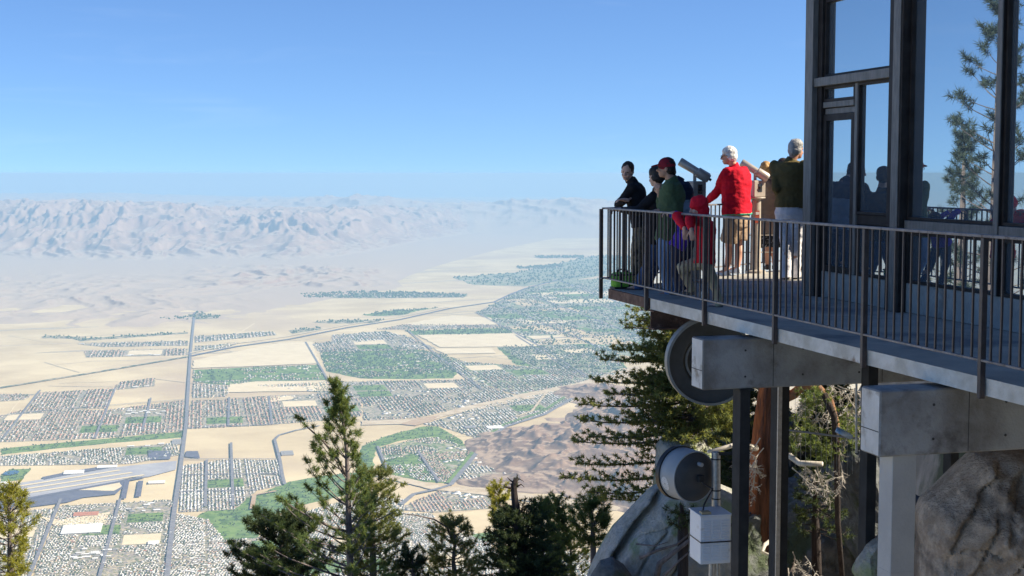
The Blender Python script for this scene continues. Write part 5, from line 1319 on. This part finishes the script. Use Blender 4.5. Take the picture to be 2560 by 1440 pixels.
for col in (-.10, 0, .10):
    for k in range(15):
        z = zt - .05 - k * .029
        if z < zb + .03: break
        P = cc - f2 * (cd_ + .003); P.z = z
        b.hexa([P + f1 * (col + i) + f2 * j + UP * h for h, ij in ((-.008, ((-.040, -.010), (.040, -.010), (.040, .0), (-.040, .0))), (.006, ((-.038, -.001), (.038, -.001), (.038, .0), (-.038, .0)))) for i, j in ij])
b.build('louvres', M_cab, body)
for z in (zt - .27,):
    b = MB(); P = cc.copy(); P.z = z
    for a_, h1, h2 in ((f2, cw + .004, cd_ + .004),):
        b.box(P - f2 * (cd_ + .012), (cw + .004, .002, .006), (f1, f2, UP)); b.box(P + f2 * (cd_ + .003), (cw + .004, .002, .006), (f1, f2, UP))
        b.box(P - f1 * (cw + .003), (.002, cd_ + .010, .006), (f1, f2, UP)); b.box(P + f1 * (cw + .003), (.002, cd_ + .010, .006), (f1, f2, UP))
    b.build('strap', M_blackp, cab)
b = MB(); b.box(cc + UP * (chh + .03) - f2 * .12 - f1 * .10, (.05, .045, .014), (f1, f2, UP)); b.build('cable_cover', mat('tan_tape', (.45, .36, .22), rough=.8), cab, bevel=.004)
b = MB(); b.tube([cc + f1 * .02 - UP * chh, cc + f1 * .02 - UP * (chh + .9)], .03, 10); b.tube([cc + f1 * .09 - UP * chh, cc + f1 * .09 - UP * (chh + .9)], .02, 10); b.build('leg', M_galv, cab)

# -- thin wire fence on the lower terrace
fe = empty('wire_fence', pd(2060, 1110, 17.5), 'light steel wire fence with one rail under the deck in front of the dead twigs', 'fence')
b = MB(); b.tube([pd(1962, 1074, 17.6), pd(2146, 1097, 17.2)], .013, 8); b.build('rail', M_galv, fe)
b = MB(); b.tube([pd(2141, 955, 17.2), pd(2141, 1132, 17.2)], .014, 8); b.build('post', M_galv, fe)
b = MB()
for k in range(13):
    x = 1975 + k * 13; y = 1074 + (x - 1962) * .125
    b.tube([pd(x, y - (90 if k % 2 else 0), 17.5), pd(x, y + 90, 17.5)], .0022, 4)
b.build('wire', M_galv, fe)
lp = MB(); q = pd(2112, 1083, 17.1); lp.tube([q - Vector((.1, 0, -.045)), q + Vector((.08, 0, -.05))], .035, 12)
lo_ = lp.build('lamp_housing', mat('blue_lamp_glass', (0.10, 0.28, 0.55), (0.5, 0.6, 0.7), scale=9, rough=.2), None, True, q); tag(lo_, 'small blue and white lamp housing resting on the wire fence rail', 'lamp')

# -- green bag at the corner of the deck
M_bag = mat('lime_green_fabric', (0.16, 0.42, 0.05), (0.20, 0.50, 0.07), scale=20, rough=.8, bump=.3, bscale=80)
q = pz(1556, 721, 0); f1 = heading(72); f2 = heading(-18)
bag = empty('cooler_bag', Vector((q.x, q.y, 0)), 'lime green cooler bag with black straps on the deck corner', 'bag')
b = MB(); c = q + UP * .105; b.box(c, (.135, .085, .10), (f1, f2, UP)); b.build('body', M_bag, bag, bevel=.03, smooth=True, angle=.9)
b = MB()
b.box(q + UP * .012, (.139, .089, .012), (f1, f2, UP)); b.box(q + UP * .175, (.137, .087, .010), (f1, f2, UP))
for s in (-.05, .06): b.box(c + f1 * s - f2 * .088, (.012, .004, .095), (f1, f2, UP))
b.build('trim', M_blackp, bag, bevel=.004)
b = MB(); b.tube([c + f1 * -.08 + UP * .09, c + f1 * -.05 + UP * .135, c + f1 * .05 + UP * .14, c + f1 * .08 + UP * .09], .010, 8); b.build('handle', M_blackp, bag, smooth=True)
# ------------------------------------------------------------------ people
def cloth(name, c, c2=None, sc=3.0, **k): return mat(name, c, c2 or tuple(min(1, x * 1.25) for x in c), scale=sc, rough=.85, bump=.35, bscale=45, spec=.2, **k)
def skin_m(name, c): return mat(name, c, tuple(x * 1.12 for x in c), scale=9, rough=.5, spec=.35)
M_skin = skin_m('light_skin', (0.58, 0.36, 0.27)); M_skin2 = skin_m('ruddy_skin', (0.50, 0.26, 0.18)); M_skin3 = skin_m('tanned_skin', (0.46, 0.27, 0.19))
M_eye = mat('eye_dark', (0.03, 0.02, 0.015), rough=.2); M_lip = mat('lip_skin', (0.33, 0.13, 0.11), rough=.5)
def hair_m(n, c): return mat(n, c, tuple(min(1, x * 1.7) for x in c), scale=14, rough=.55, bump=.8, bscale=40, stretch=(1, 1, .35))
M_hbr = hair_m('dark_brown_hair', (0.028, 0.018, 0.013)); M_hbk = hair_m('black_hair', (0.012, 0.011, 0.011)); M_hwh = hair_m('white_hair', (0.55, 0.54, 0.52)); M_hgr = hair_m('grey_hair', (0.26, 0.26, 0.26)); M_hbl = hair_m('blond_hair', (0.36, 0.21, 0.08))

def remesh(mb, name, mats, parent, vox, wr=0.0, wf=9.0, sm=1, seed=0, paint=None):
    me = bpy.data.meshes.new('tmp'); off = root_loc(parent)
    me.from_pydata([v - off for v in mb.v], [], mb.f)
    bm = bmesh.new(); bm.from_mesh(me); bmesh.ops.recalc_face_normals(bm, faces=bm.faces); bm.to_mesh(me); bm.free()
    o = bpy.data.objects.new('tmp', me); COL.objects.link(o)
    m = o.modifiers.new('r', 'REMESH'); m.mode = 'VOXEL'; m.voxel_size = vox; m.adaptivity = 0
    if sm: s = o.modifiers.new('s', 'SMOOTH'); s.factor = .5; s.iterations = sm
    dg = bpy.context.evaluated_depsgraph_get()
    me2 = bpy.data.meshes.new_from_object(o.evaluated_get(dg)); bpy.data.objects.remove(o); bpy.data.meshes.remove(me)
    me2.name = name
    n = len(me2.vertices)
    if wr:
        co = np.empty(n * 3, np.float32); me2.vertices.foreach_get('co', co); co = co.reshape(-1, 3)
        no = np.empty(n * 3, np.float32); me2.vertices.foreach_get('normal', no); no = no.reshape(-1, 3)
        d = np.array([mnoise.fractal(Vector((p[0] * wf + seed, p[1] * wf, p[2] * wf * 1.5)), 1, 2, 3) for p in co])
        co += no * (d * wr)[:, None].astype(np.float32); me2.vertices.foreach_set('co', co.ravel())
    me2.materials.clear()
    for x in (mats if isinstance(mats, (list, tuple)) else [mats]): me2.materials.append(x)
    me2.polygons.foreach_set('material_index', [0] * len(me2.polygons))
    me2.polygons.foreach_set('use_smooth', [True] * len(me2.polygons)); me2.update()
    return link_mesh(name, me2, parent, off)

def torso_secs(pel, chest, r, k, g, upto='neck', hem=0.0, bulk=1.0, dbulk=1.0):
    """cross-sections from the hem up to the neck, g = cloth thickness"""
    up = (chest - pel); ln = up.length; u = up.normalized(); f = r.cross(u).normalized(); r2 = u.cross(f).normalized() * -1 if False else r
    T = [(-.16, .155, .105), (-.06, .170, .118), (.08, .165, .112), (.28, .148, .102), (.50, .155, .108), (.72, .172, .115), (.86, .178, .105), (.95, .140, .085), (1.0, .075, .065)]
    out = []
    for t, a, b in T:
        if t < hem: continue
        out.append((pel + up * t, (a * bulk * k + g), (b * bulk * dbulk * k + g), r, f))
    return out, u, f

def hand(b, wrist, d, nrm, k, curl=.6, thumb=1):
    d = d.normalized(); nrm = (nrm - d * nrm.dot(d)).normalized(); sd = d.cross(nrm).normalized() * thumb
    b.ell(wrist + d * .045 * k, (.040 * k, .050 * k, .017 * k), (sd, d, nrm), 12, 8)
    b.cone(wrist - d * .02 * k, wrist + d * .03 * k, .026 * k, .026 * k, 8)
    for i, L in zip((-1.5, -.5, .5, 1.5), (.062, .076, .080, .070)):
        p = wrist + d * .082 * k + sd * (i * .0205 * k)
        a = d * math.cos(curl * .5) - nrm * math.sin(curl * .5); c = d * math.cos(curl * 1.6) - nrm * math.sin(curl * 1.6)
        q = p + a * L * .52 * k; e = q + c * L * .48 * k
        b.cone(p, q, .0092 * k, .0086 * k, 7); b.cone(q, e, .0086 * k, .0072 * k, 7)
    p = wrist + d * .028 * k + sd * .030 * k; q = p + (d * .75 + sd * .75 - nrm * .2).normalized() * .042 * k; e = q + (d * .95 + sd * .15 - nrm * .35).normalized() * .034 * k
    b.cone(p, q, .012 * k, .0105 * k, 8); b.cone(q, e, .0105 * k, .0085 * k, 8)

def person(label, Y, k, head, chest, pel, tface, hface, arms, legs, skin=M_skin, hair=None, jacket=None, trousers=None, shoes=None, extra=None, bulk=1.0, shorts=None, group=None, hem=-.10, sh=1.0, jg=.028):
    J = lambda q: pd(q[0], q[1], Y + (q[2] if len(q) > 2 else 0))
    H, Cc, Pl = J(head), J(chest), J(pel)
    r = heading(tface + 90)
    feet = [J(l[2]) for l in legs]
    base = Vector((sum(f.x for f in feet) / 2, sum(f.y for f in feet) / 2, 0))
    t = empty('person', base, label, 'person', group)
    hf = heading(hface[0]); hp = math.radians(hface[1]); fw = hf * math.cos(hp) + UP * math.sin(hp); hr = heading(hface[0] + 90)
    roll = math.radians(hface[2]) if len(hface) > 2 else 0
    hu = hr.cross(fw).normalized()
    hr, hu = hr * math.cos(roll) + hu * math.sin(roll), hu * math.cos(roll) - hr * math.sin(roll)
    hk = k if k > .9 else k * 1.18
    A = (hr, fw, hu)
    hp_ = lambda x, y, z: H + (hr * x + fw * y + hu * z) * hk
    # ---- body: one continuous surface
    b = MB()
    b.ell(hp_(0, -.008, .022), (.076 * hk, .096 * hk, .098 * hk), A, 20, 14)         # skull
    b.ell(hp_(0, .022, -.040), (.060 * hk, .068 * hk, .078 * hk), A, 18, 12)         # face
    b.ell(hp_(0, .055, -.090), (.034 * hk, .030 * hk, .024 * hk), A, 12, 8)          # chin
    for s in (-1, 1):
        b.ell(hp_(s * .077, -.010, -.012), (.010 * hk, .020 * hk, .032 * hk), A, 10, 8)   # ears
        b.ell(hp_(s * .032, .066, -.040), (.024 * hk, .018 * hk, .020 * hk), A, 10, 8)    # cheeks
        b.cone(hp_(s * .012, .084, .020), hp_(s * .045, .074, .018), .009 * hk, .007 * hk, 8)  # brows
    b.cone(hp_(0, .088, .010), hp_(0, .108, -.030), .008 * hk, .014 * hk, 10); b.ell(hp_(0, .100, -.036), (.018 * hk, .012 * hk, .010 * hk), A, 10, 6)
    b.ell(hp_(0, .082, -.066), (.026 * hk, .012 * hk, .007 * hk), A, 10, 6); b.ell(hp_(0, .080, -.078), (.022 * hk, .011 * hk, .007 * hk), A, 10, 6)
    nb = Cc - UP * .0
    b.cone(nb - (Cc - Pl).normalized() * .03 * k, hp_(0, -.022, -.055), .062 * k, .053 * hk, 14)
    secs, u, f = torso_secs(Pl, Cc, r, k, -.012, bulk=bulk, hem=-.10); b.loft(secs, 18)
    shp = {}
    for s in (-1, 1): shp[s] = Cc + r * (s * .172 * k * sh * (1 + (bulk - 1) * .6)) - u * .055 * k
    aj = []
    for side, el, wr, hd, nrm, curl in arms:
        S, E_, W = shp[side], J(el), J(wr)
        d = Vector(hd).normalized()
        b.cone(S, E_, .048 * k, .038 * k, 12); b.cone(E_, W, .038 * k, .027 * k, 12)
        hand(b, W, d, Vector(nrm), k, curl, -side if nrm[2] >= 0 else side)
        aj.append((S, E_, W))
    lj = []
    for side, kn, an, toe in legs:
        Hh = Pl + r * (side * .088 * k * bulk) - u * .02 * k; K, An = J(kn), J(an)
        td = heading(toe)
        b.cone(Hh, K, .078 * k, .054 * k, 14); cal = K.lerp(An, .33) - td * .018 * k
        b.cone(K, cal, .052 * k, .052 * k, 12); b.cone(cal, An, .052 * k, .036 * k, 12)
        b.cone(An - UP * .02 * k, An + td * .12 * k - UP * .055 * k, .034 * k, .028 * k, 10)
        lj.append((Hh, K, An, td))
    remesh(b, 'body', skin, t, .0065 if k > .9 else .0055, sm=1)
    # eyes and lips
    for s in (-1, 1):
        e = MB(); e.ell(hp_(s * .031, .078, .002), (.012 * hk, .008 * hk, .0065 * hk), A, 10, 6); e.build('eye', M_eye, t, smooth=True)
    e = MB(); e.ell(hp_(0, .0885, -.071), (.020 * hk, .006 * hk, .0065 * hk), A, 10, 6); e.build('lips', M_lip, t, smooth=True)
    sd = int(abs(H.x) * 100)
    # ---- trousers / shorts
    if trousers:
        b = MB(); secs, _, _ = torso_secs(Pl, Cc, r, k, .012, bulk=bulk, hem=-.2); b.loft([s for s in secs if (s[0] - Pl).dot(u) < .30 * (Cc - Pl).length], 18)
        for Hh, K, An, td in lj:
            b.cone(Hh, K, .100 * k * bulk, .076 * k, 16)
            if shorts: b.tube([Hh, Hh.lerp(K, .5), Hh.lerp(K, shorts)], [.10 * k * bulk, .105 * k * bulk, .108 * k * bulk], 16)
            else:
                b.cone(K, An.lerp(K, .5), .076 * k, .066 * k, 14); b.tube([An.lerp(K, .5), An.lerp(K, .06) - UP * .0, An - UP * .045 * k - td * .008], [.066 * k, .060 * k, .066 * k], 14)
        if shorts:
            b2 = MB(); b2.loft([s for s in secs if (s[0] - Pl).dot(u) < .30 * (Cc - Pl).length], 18)
            for Hh, K, An, td in lj: b2.tube([Hh, Hh.lerp(K, .5), Hh.lerp(K, shorts)], [.10 * k * bulk, .105 * k * bulk, .110 * k * bulk], 16); b2.ell(Hh, .10 * k * bulk)
            b = b2
        remesh(b, 'shorts' if shorts else 'trousers', trousers, t, .010, .010, 8, 2, sd)
    # ---- shoes
    for Hh, K, An, td in lj:
        b = MB(); an = An - UP * .03 * k; rr = Vector((td.y, -td.x, 0))
        b.ell(an - td * .01 * k - UP * .012 * k, (.040 * k, .055 * k, .045 * k), (rr, td, UP), 12, 8)
        b.ell(an + td * .09 * k - UP * .032 * k, (.044 * k, .085 * k, .034 * k), (rr, td, UP), 14, 8)
        b.ell(an + td * .05 * k - UP * .046 * k, (.046 * k, .125 * k, .020 * k), (rr, td, UP), 14, 8)
        remesh(b, 'shoe', shoes or M_blackp, t, .009, 0, 1, 1)
    # ---- jacket
    if jacket:
        mj, kw = jacket if isinstance(jacket, tuple) else (jacket, {})
        b = MB(); secs, _, _ = torso_secs(Pl, Cc, r, k, kw.get('g', jg), bulk=bulk, hem=kw.get('hem', hem)); b.loft(secs, 20)
        for S, E_, W in aj:
            W2 = W.lerp(E_, kw.get('cuff', .10))
            b.cone(S, E_, .070 * k * (1 + (bulk - 1) * .5), .058 * k, 14); b.tube([E_, E_.lerp(W2, .6), W2], [.058 * k, .052 * k, .042 * k], 14); b.ell(E_, .058 * k)
            if kw.get('flare'): pass
        c0 = Cc - u * .02 * k; c1 = Cc.lerp(hp_(0, -.03, -.075), .55)
        b.tube([c0, c1], [.080 * k, .068 * k], 16)
        jo = remesh(b, kw.get('name', 'jacket'), mj, t, .010, kw.get('wr', .014), kw.get('wf', 7), 2, sd)
        if kw.get('band'):
            z0, z1, mi = kw['band']
            off = jo.parent.location
            for p in jo.data.polygons:
                tt = (Vector(p.center) + off - Pl).dot(u) / (Cc - Pl).length
                if z0 <= tt < z1 and (Vector(p.center) + off - (Pl + u * (Vector(p.center) + off - Pl).dot(u))).length < .30: p.material_index = mi
    # ---- hair
    if hair:
        mh_, style = hair
        b = MB()
        b.ell(hp_(0, -.022, .036), (.086 * hk, .098 * hk, .098 * hk), A, 20, 14)
        b.ell(hp_(0, -.05, -.01), (.080 * hk, .070 * hk, .085 * hk), A, 18, 12)
        if style == 'full': b.ell(hp_(0, -.01, .06), (.088 * hk, .100 * hk, .080 * hk), A, 18, 12); [b.ell(hp_(s * .07, -.03, -.01), (.022 * hk, .045 * hk, .05 * hk), A, 10, 8) for s in (-1, 1)]
        if style == 'bob': b.ell(hp_(0, -.045, -.035), (.090 * hk, .075 * hk, .095 * hk), A, 18, 12); [b.ell(hp_(s * .075, -.01, -.02), (.028 * hk, .055 * hk, .085 * hk), A, 12, 8) for s in (-1, 1)]
        if style == 'pony':
            q0, q1, q2, q3 = hp_(.02, -.105, .0), hp_(.04, -.15, -.05), hp_(.05, -.17, -.13), hp_(.05, -.17, -.20)
            b.cone(q0, q1, .034 * hk, .044 * hk); b.cone(q1, q2, .044 * hk, .036 * hk); b.cone(q2, q3, .036 * hk, .012 * hk)
        remesh(b, 'hair', mh_, t, .008, (.006 if style == 'full' else .009) if style in ('full', 'bob') else .005, 30, 1, sd)
    if extra: extra(t, hp_, A, hk, Cc, Pl, r, u, f, k, J)
    return t

# extras
def cap_of(mc):
    def ex(t, P, A, k, *a):
        b = MB(); b.ell(P(0, -.008, .040), (.090 * k, .108 * k, .092 * k), A, 20, 14); b.ell(P(0, -.03, .03), (.089 * k, .09 * k, .06 * k), A, 18, 10)
        remesh(b, 'cap', mc, t, .008, .003, 14, 1)
        b = MB(); b.ell(P(0, .115, .036), (.075 * k, .075 * k, .009 * k), (A[0], (A[1] - A[2] * .25).normalized(), (A[2] + A[1] * .25).normalized()), 16, 8); b.build('cap_brim', mc, t, smooth=True)
        glasses(t, P, A, k)
    return ex
def glasses(t, P, A, k, *a):
    b = MB()
    for s in (-1, 1):
        b.tube([P(s * .062, .088, .002), P(s * .080, .0, .005)], .0035 * k, 6)
        c = P(s * .033, .098, -.002)
        b.tube([c + (A[0] * math.cos(q) * .024 + A[2] * math.sin(q) * .018) * k for q in np.linspace(0, 6.283, 13)], .003 * k, 5)
    b.build('glasses', M_blackp, t, smooth=True)
def hood_of(m):
    def ex(t, P, A, k, Cc, *a):
        b = MB(); b.ell(P(0, -.025, .035), (.105 * k, .118 * k, .112 * k), A, 20, 14); b.ell(P(0, -.035, -.055), (.098 * k, .095 * k, .095 * k), A, 18, 12); b.ell(P(0, -.02, -.12), (.11 * k, .10 * k, .05 * k), A, 18, 10)
        remesh(b, 'hood', m, t, .008, .010, 12, 2)
    return ex
M_black = cloth('black_wool', (0.016, 0.016, 0.019)); M_camo = mat('camouflage_cotton', (0.20, 0.16, 0.10), (0.34, 0.28, 0.19), scale=14, rough=.9, c3=(0.06, 0.055, 0.04), s3=10, lo3=.52, hi3=.56, bump=.3, bscale=60)
M_jean = cloth('blue_denim', (0.055, 0.095, 0.20)); M_jeanl = cloth('light_denim', (0.16, 0.26, 0.44)); M_jeand = cloth('navy_denim', (0.03, 0.042, 0.085))
M_green = cloth('green_fleece', (0.075, 0.115, 0.060)); M_cap = cloth('dark_red_cap', (0.20, 0.015, 0.028)); M_navy = cloth('navy_nylon', (0.02, 0.028, 0.055)); M_gblue = cloth('grey_blue_nylon', (0.24, 0.31, 0.39))
M_purple = cloth('purple_fleece', (0.08, 0.035, 0.36)); M_redh = cloth('red_hoodie', (0.55, 0.012, 0.030)); M_khaki = cloth('khaki_cotton', (0.33, 0.30, 0.21)); M_redj = cloth('red_jacket', (0.50, 0.006, 0.022)); M_teal = cloth('teal_knit', (0.04, 0.33, 0.21))
M_tanc = cloth('tan_cotton', (0.34, 0.24, 0.16)); M_gbr = cloth('grey_brown_coat', (0.17, 0.135, 0.12)); M_olive = cloth('olive_wool', (0.115, 0.088, 0.036)); M_whitec = cloth('white_cotton', (0.70, 0.68, 0.70)); M_greyc = cloth('grey_cotton', (0.22, 0.20, 0.20))
M_pat = mat('patterned_skirt', (0.015, 0.015, 0.018), (0.45, 0.45, 0.47), scale=26, lo=.54, hi=.60, rough=.9)
M_wshoe = mat('white_shoe', (0.62, 0.62, 0.64), (0.72, 0.72, 0.73), scale=20, rough=.6); M_gshoe = mat('grey_shoe', (0.10, 0.10, 0.11), (0.18, 0.18, 0.19), scale=20, rough=.7); M_bshoe = mat('brown_shoe', (0.07, 0.045, 0.035), rough=.6)

person('woman in black coat with dark ponytail leaning at the deck corner and looking back', 18.75, .97, (1568, 428), (1584, 459), (1604, 560), -78, (-158, -12, 8),
       [(-1, (1548, 510, -.12), (1566, 500, -.30), (-.9, -.2, .1), (0, 0, 1), .7), (1, (1545, 512, .12), (1556, 496, -.08), (.3, -.4, .1), (-.5, 0, .5), .6)],
       [(-1, (1590, 634, -.05), (1588, 702, 0), -90), (1, (1600, 636, .15), (1602, 700, .2), -80)], M_skin, (M_hbr, 'pony'), (M_black, dict(hem=-.1, name='coat', wr=.010)), M_camo, M_bshoe)
person('dark haired person in black jacket and blue jeans reaching left along the top rail', 17.95, 1.0, (1640, 442), (1646, 482), (1642, 592), -62, (-40, -8),
       [(-1, (1592, 528, -.12), (1551, 524, .18), (-1, .25, -.05), (0, 0, 1), 1.0), (1, (1625, 530, .40), (1585, 522, .5), (-1, .1, 0), (0, 0, 1), .8)],
       [(-1, (1624, 655, -.05), (1594, 713, .0), -95), (1, (1640, 660, .12), (1618, 708, .35), -80)], M_skin, (M_hbk, 'full'), (M_black, dict(hem=-.2)), M_jean, M_bshoe)
person('man in dark red cap and green jacket with one hand at his chin', 17.3, .98, (1665, 420), (1682, 456), (1672, 592), -70, (-78, 0),
       [(-1, (1690, 533, -.12), (1645, 527, -.08), (-1, -.05, -.1), (0, 0, 1), .9), (1, (1652, 520, .18), (1648, 486, .02), (-.25, -.2, .8), (-.6, -.6, .1), 1.3)],
       [(-1, (1660, 662, -.1), (1672, 727, .02), -95), (1, (1690, 660, .1), (1690, 722, .35), -80)], M_skin3, (M_hbk, 'short'), (M_green, dict(hem=-.1)), M_jeanl, M_gshoe, cap_of(M_cap), bulk=1.14)
person('person in navy jacket with grey blue waist half hidden behind the man in green', 18.3, .95, (1668, 428), (1702, 456), (1718, 572), -75, (-80, -10),
       [(-1, (1690, 520, -.1), (1668, 540, .1), (-1, 0, -.2), (0, 0, 1), .8), (1, (1680, 520, .35), (1660, 535, .4), (-1, 0, 0), (0, 0, 1), .8)],
       [(-1, (1706, 640, -.1), (1703, 703, 0), -90), (1, (1716, 640, .1), (1720, 702, .2), -80)], M_skin, (M_hbk, 'full'), ([M_navy, M_gblue], dict(hem=-.1, band=(-1, .62, 1))), M_jeand, M_gshoe, bulk=1.05)
person('child in purple jacket crouching at the rail behind the boy in red', 16.75, .62, (1722, 555), (1712, 582), (1692, 618), -95, (-95, -20),
       [(-1, (1700, 540, -.18), (1683, 531, -.22), (-1, -.1, -.15), (0, 0, 1), .9), (1, (1690, 545, .02), (1670, 533, .0), (-1, -.1, -.2), (0, 0, 1), .9)],
       [(-1, (1688, 672, -.05), (1695, 726, .0), -95), (1, (1708, 672, .1), (1712, 724, .22), -80)], M_skin, (M_hbr, 'full'), (M_purple, dict(hem=-.15)), M_jeand, M_gshoe, bulk=1.1)
person('boy in red hoodie and khaki trousers draping his arms over the railing', 15.62, .76, (1745, 518), (1764, 552), (1762, 652), -85, (-102, -14),
       [(-1, (1722, 546, -.36), (1728, 574, -.44), (.15, -.1, -1), (0, -1, 0), .35), (1, (1692, 540, .02), (1711, 573, -.16), (.1, -.05, -1), (0, -1, 0), .35)],
       [(1, (1704, 668, .12), (1728, 722, .16), -95), (-1, (1784, 704, -.02), (1797, 757, -.02), -70)], M_skin, None, (M_redh, dict(hem=-.1, name='hoodie')), M_khaki, M_gshoe, hood_of(M_redh), jg=.03)
person('white haired man in bright red jacket and tan shorts leaning on the far rail', 20.45, 1.03, (1822, 390), (1838, 418), (1843, 548), -48, (-70, -4),
       [(-1, (1787, 488, .05), (1766, 503, .22), (-.8, .5, -.05), (0, 0, 1), .9), (1, (1858, 496, .35), (1832, 506, .55), (-.6, .8, 0), (0, 0, 1), .9)],
       [(-1, (1822, 614, .05), (1816, 674, .05), -60), (1, (1848, 612, .05), (1843, 667, -.05), -40)], M_skin2, (M_hwh, 'full'), ([M_redj, M_teal], dict(hem=-.02, band=(-1, .11, 1), g=.055, wr=.022, wf=5)), M_tanc, M_wshoe, glasses, bulk=1.22, shorts=.80)
person('blond person in grey brown coat and patterned skirt behind the right telescope', 21.3, .93, (1915, 423), (1921, 452), (1926, 565), 15, (20, 0),
       [(-1, (1904, 505, .1), (1910, 540, .25), (.2, .6, -.5), (0, 0, 1), .7), (1, (1944, 505, .1), (1940, 540, .25), (.1, .6, -.5), (0, 0, 1), .7)],
       [(-1, (1919, 620, 0), (1918, 660, .05), 10), (1, (1936, 620, 0), (1936, 660, .0), 20)], M_skin2, (M_hbl, 'bob'), (M_gbr, dict(hem=-.2, name='coat', g=.035)), M_pat, M_bshoe, shorts=.95, bulk=1.05)
person('grey haired man in olive sweater and white trousers at the building corner', 19.6, 1.07, (1991, 374), (1974, 404), (1977, 528), 25, (52, 0),
       [(-1, (1942, 470, -.05), (1956, 503, .18), (.5, .8, -.2), (0, 0, 1), .9), (1, (2008, 470, -.05), (2004, 500, .2), (.2, .9, -.1), (0, 0, 1), .9)],
       [(-1, (1966, 612, 0), (1966, 686, -.02), 0), (1, (1989, 612, 0), (1990, 685, .1), 30)], M_skin2, (M_hgr, 'full'), (M_olive, dict(hem=.02, name='sweater', g=.035)), M_whitec, M_blackp, bulk=1.12)
person('person in dark blue jacket and grey trousers hidden behind the man in olive', 21.2, 1.0, (1958, 418), (1960, 448), (1985, 560), 20, (10, 0),
       [(-1, (1940, 500, .1), (1955, 530, .3), (.4, .8, -.2), (0, 0, 1), .8), (1, (1998, 500, .1), (1990, 530, .3), (-.2, .8, -.2), (0, 0, 1), .8)],
       [(-1, (1986, 612, 0), (1990, 662, .05), 0), (1, (2000, 612, 0), (2003, 660, .1), 20)], M_skin, (M_hbr, 'full'), (M_navy, dict(hem=-.05)), M_greyc, M_bshoe)
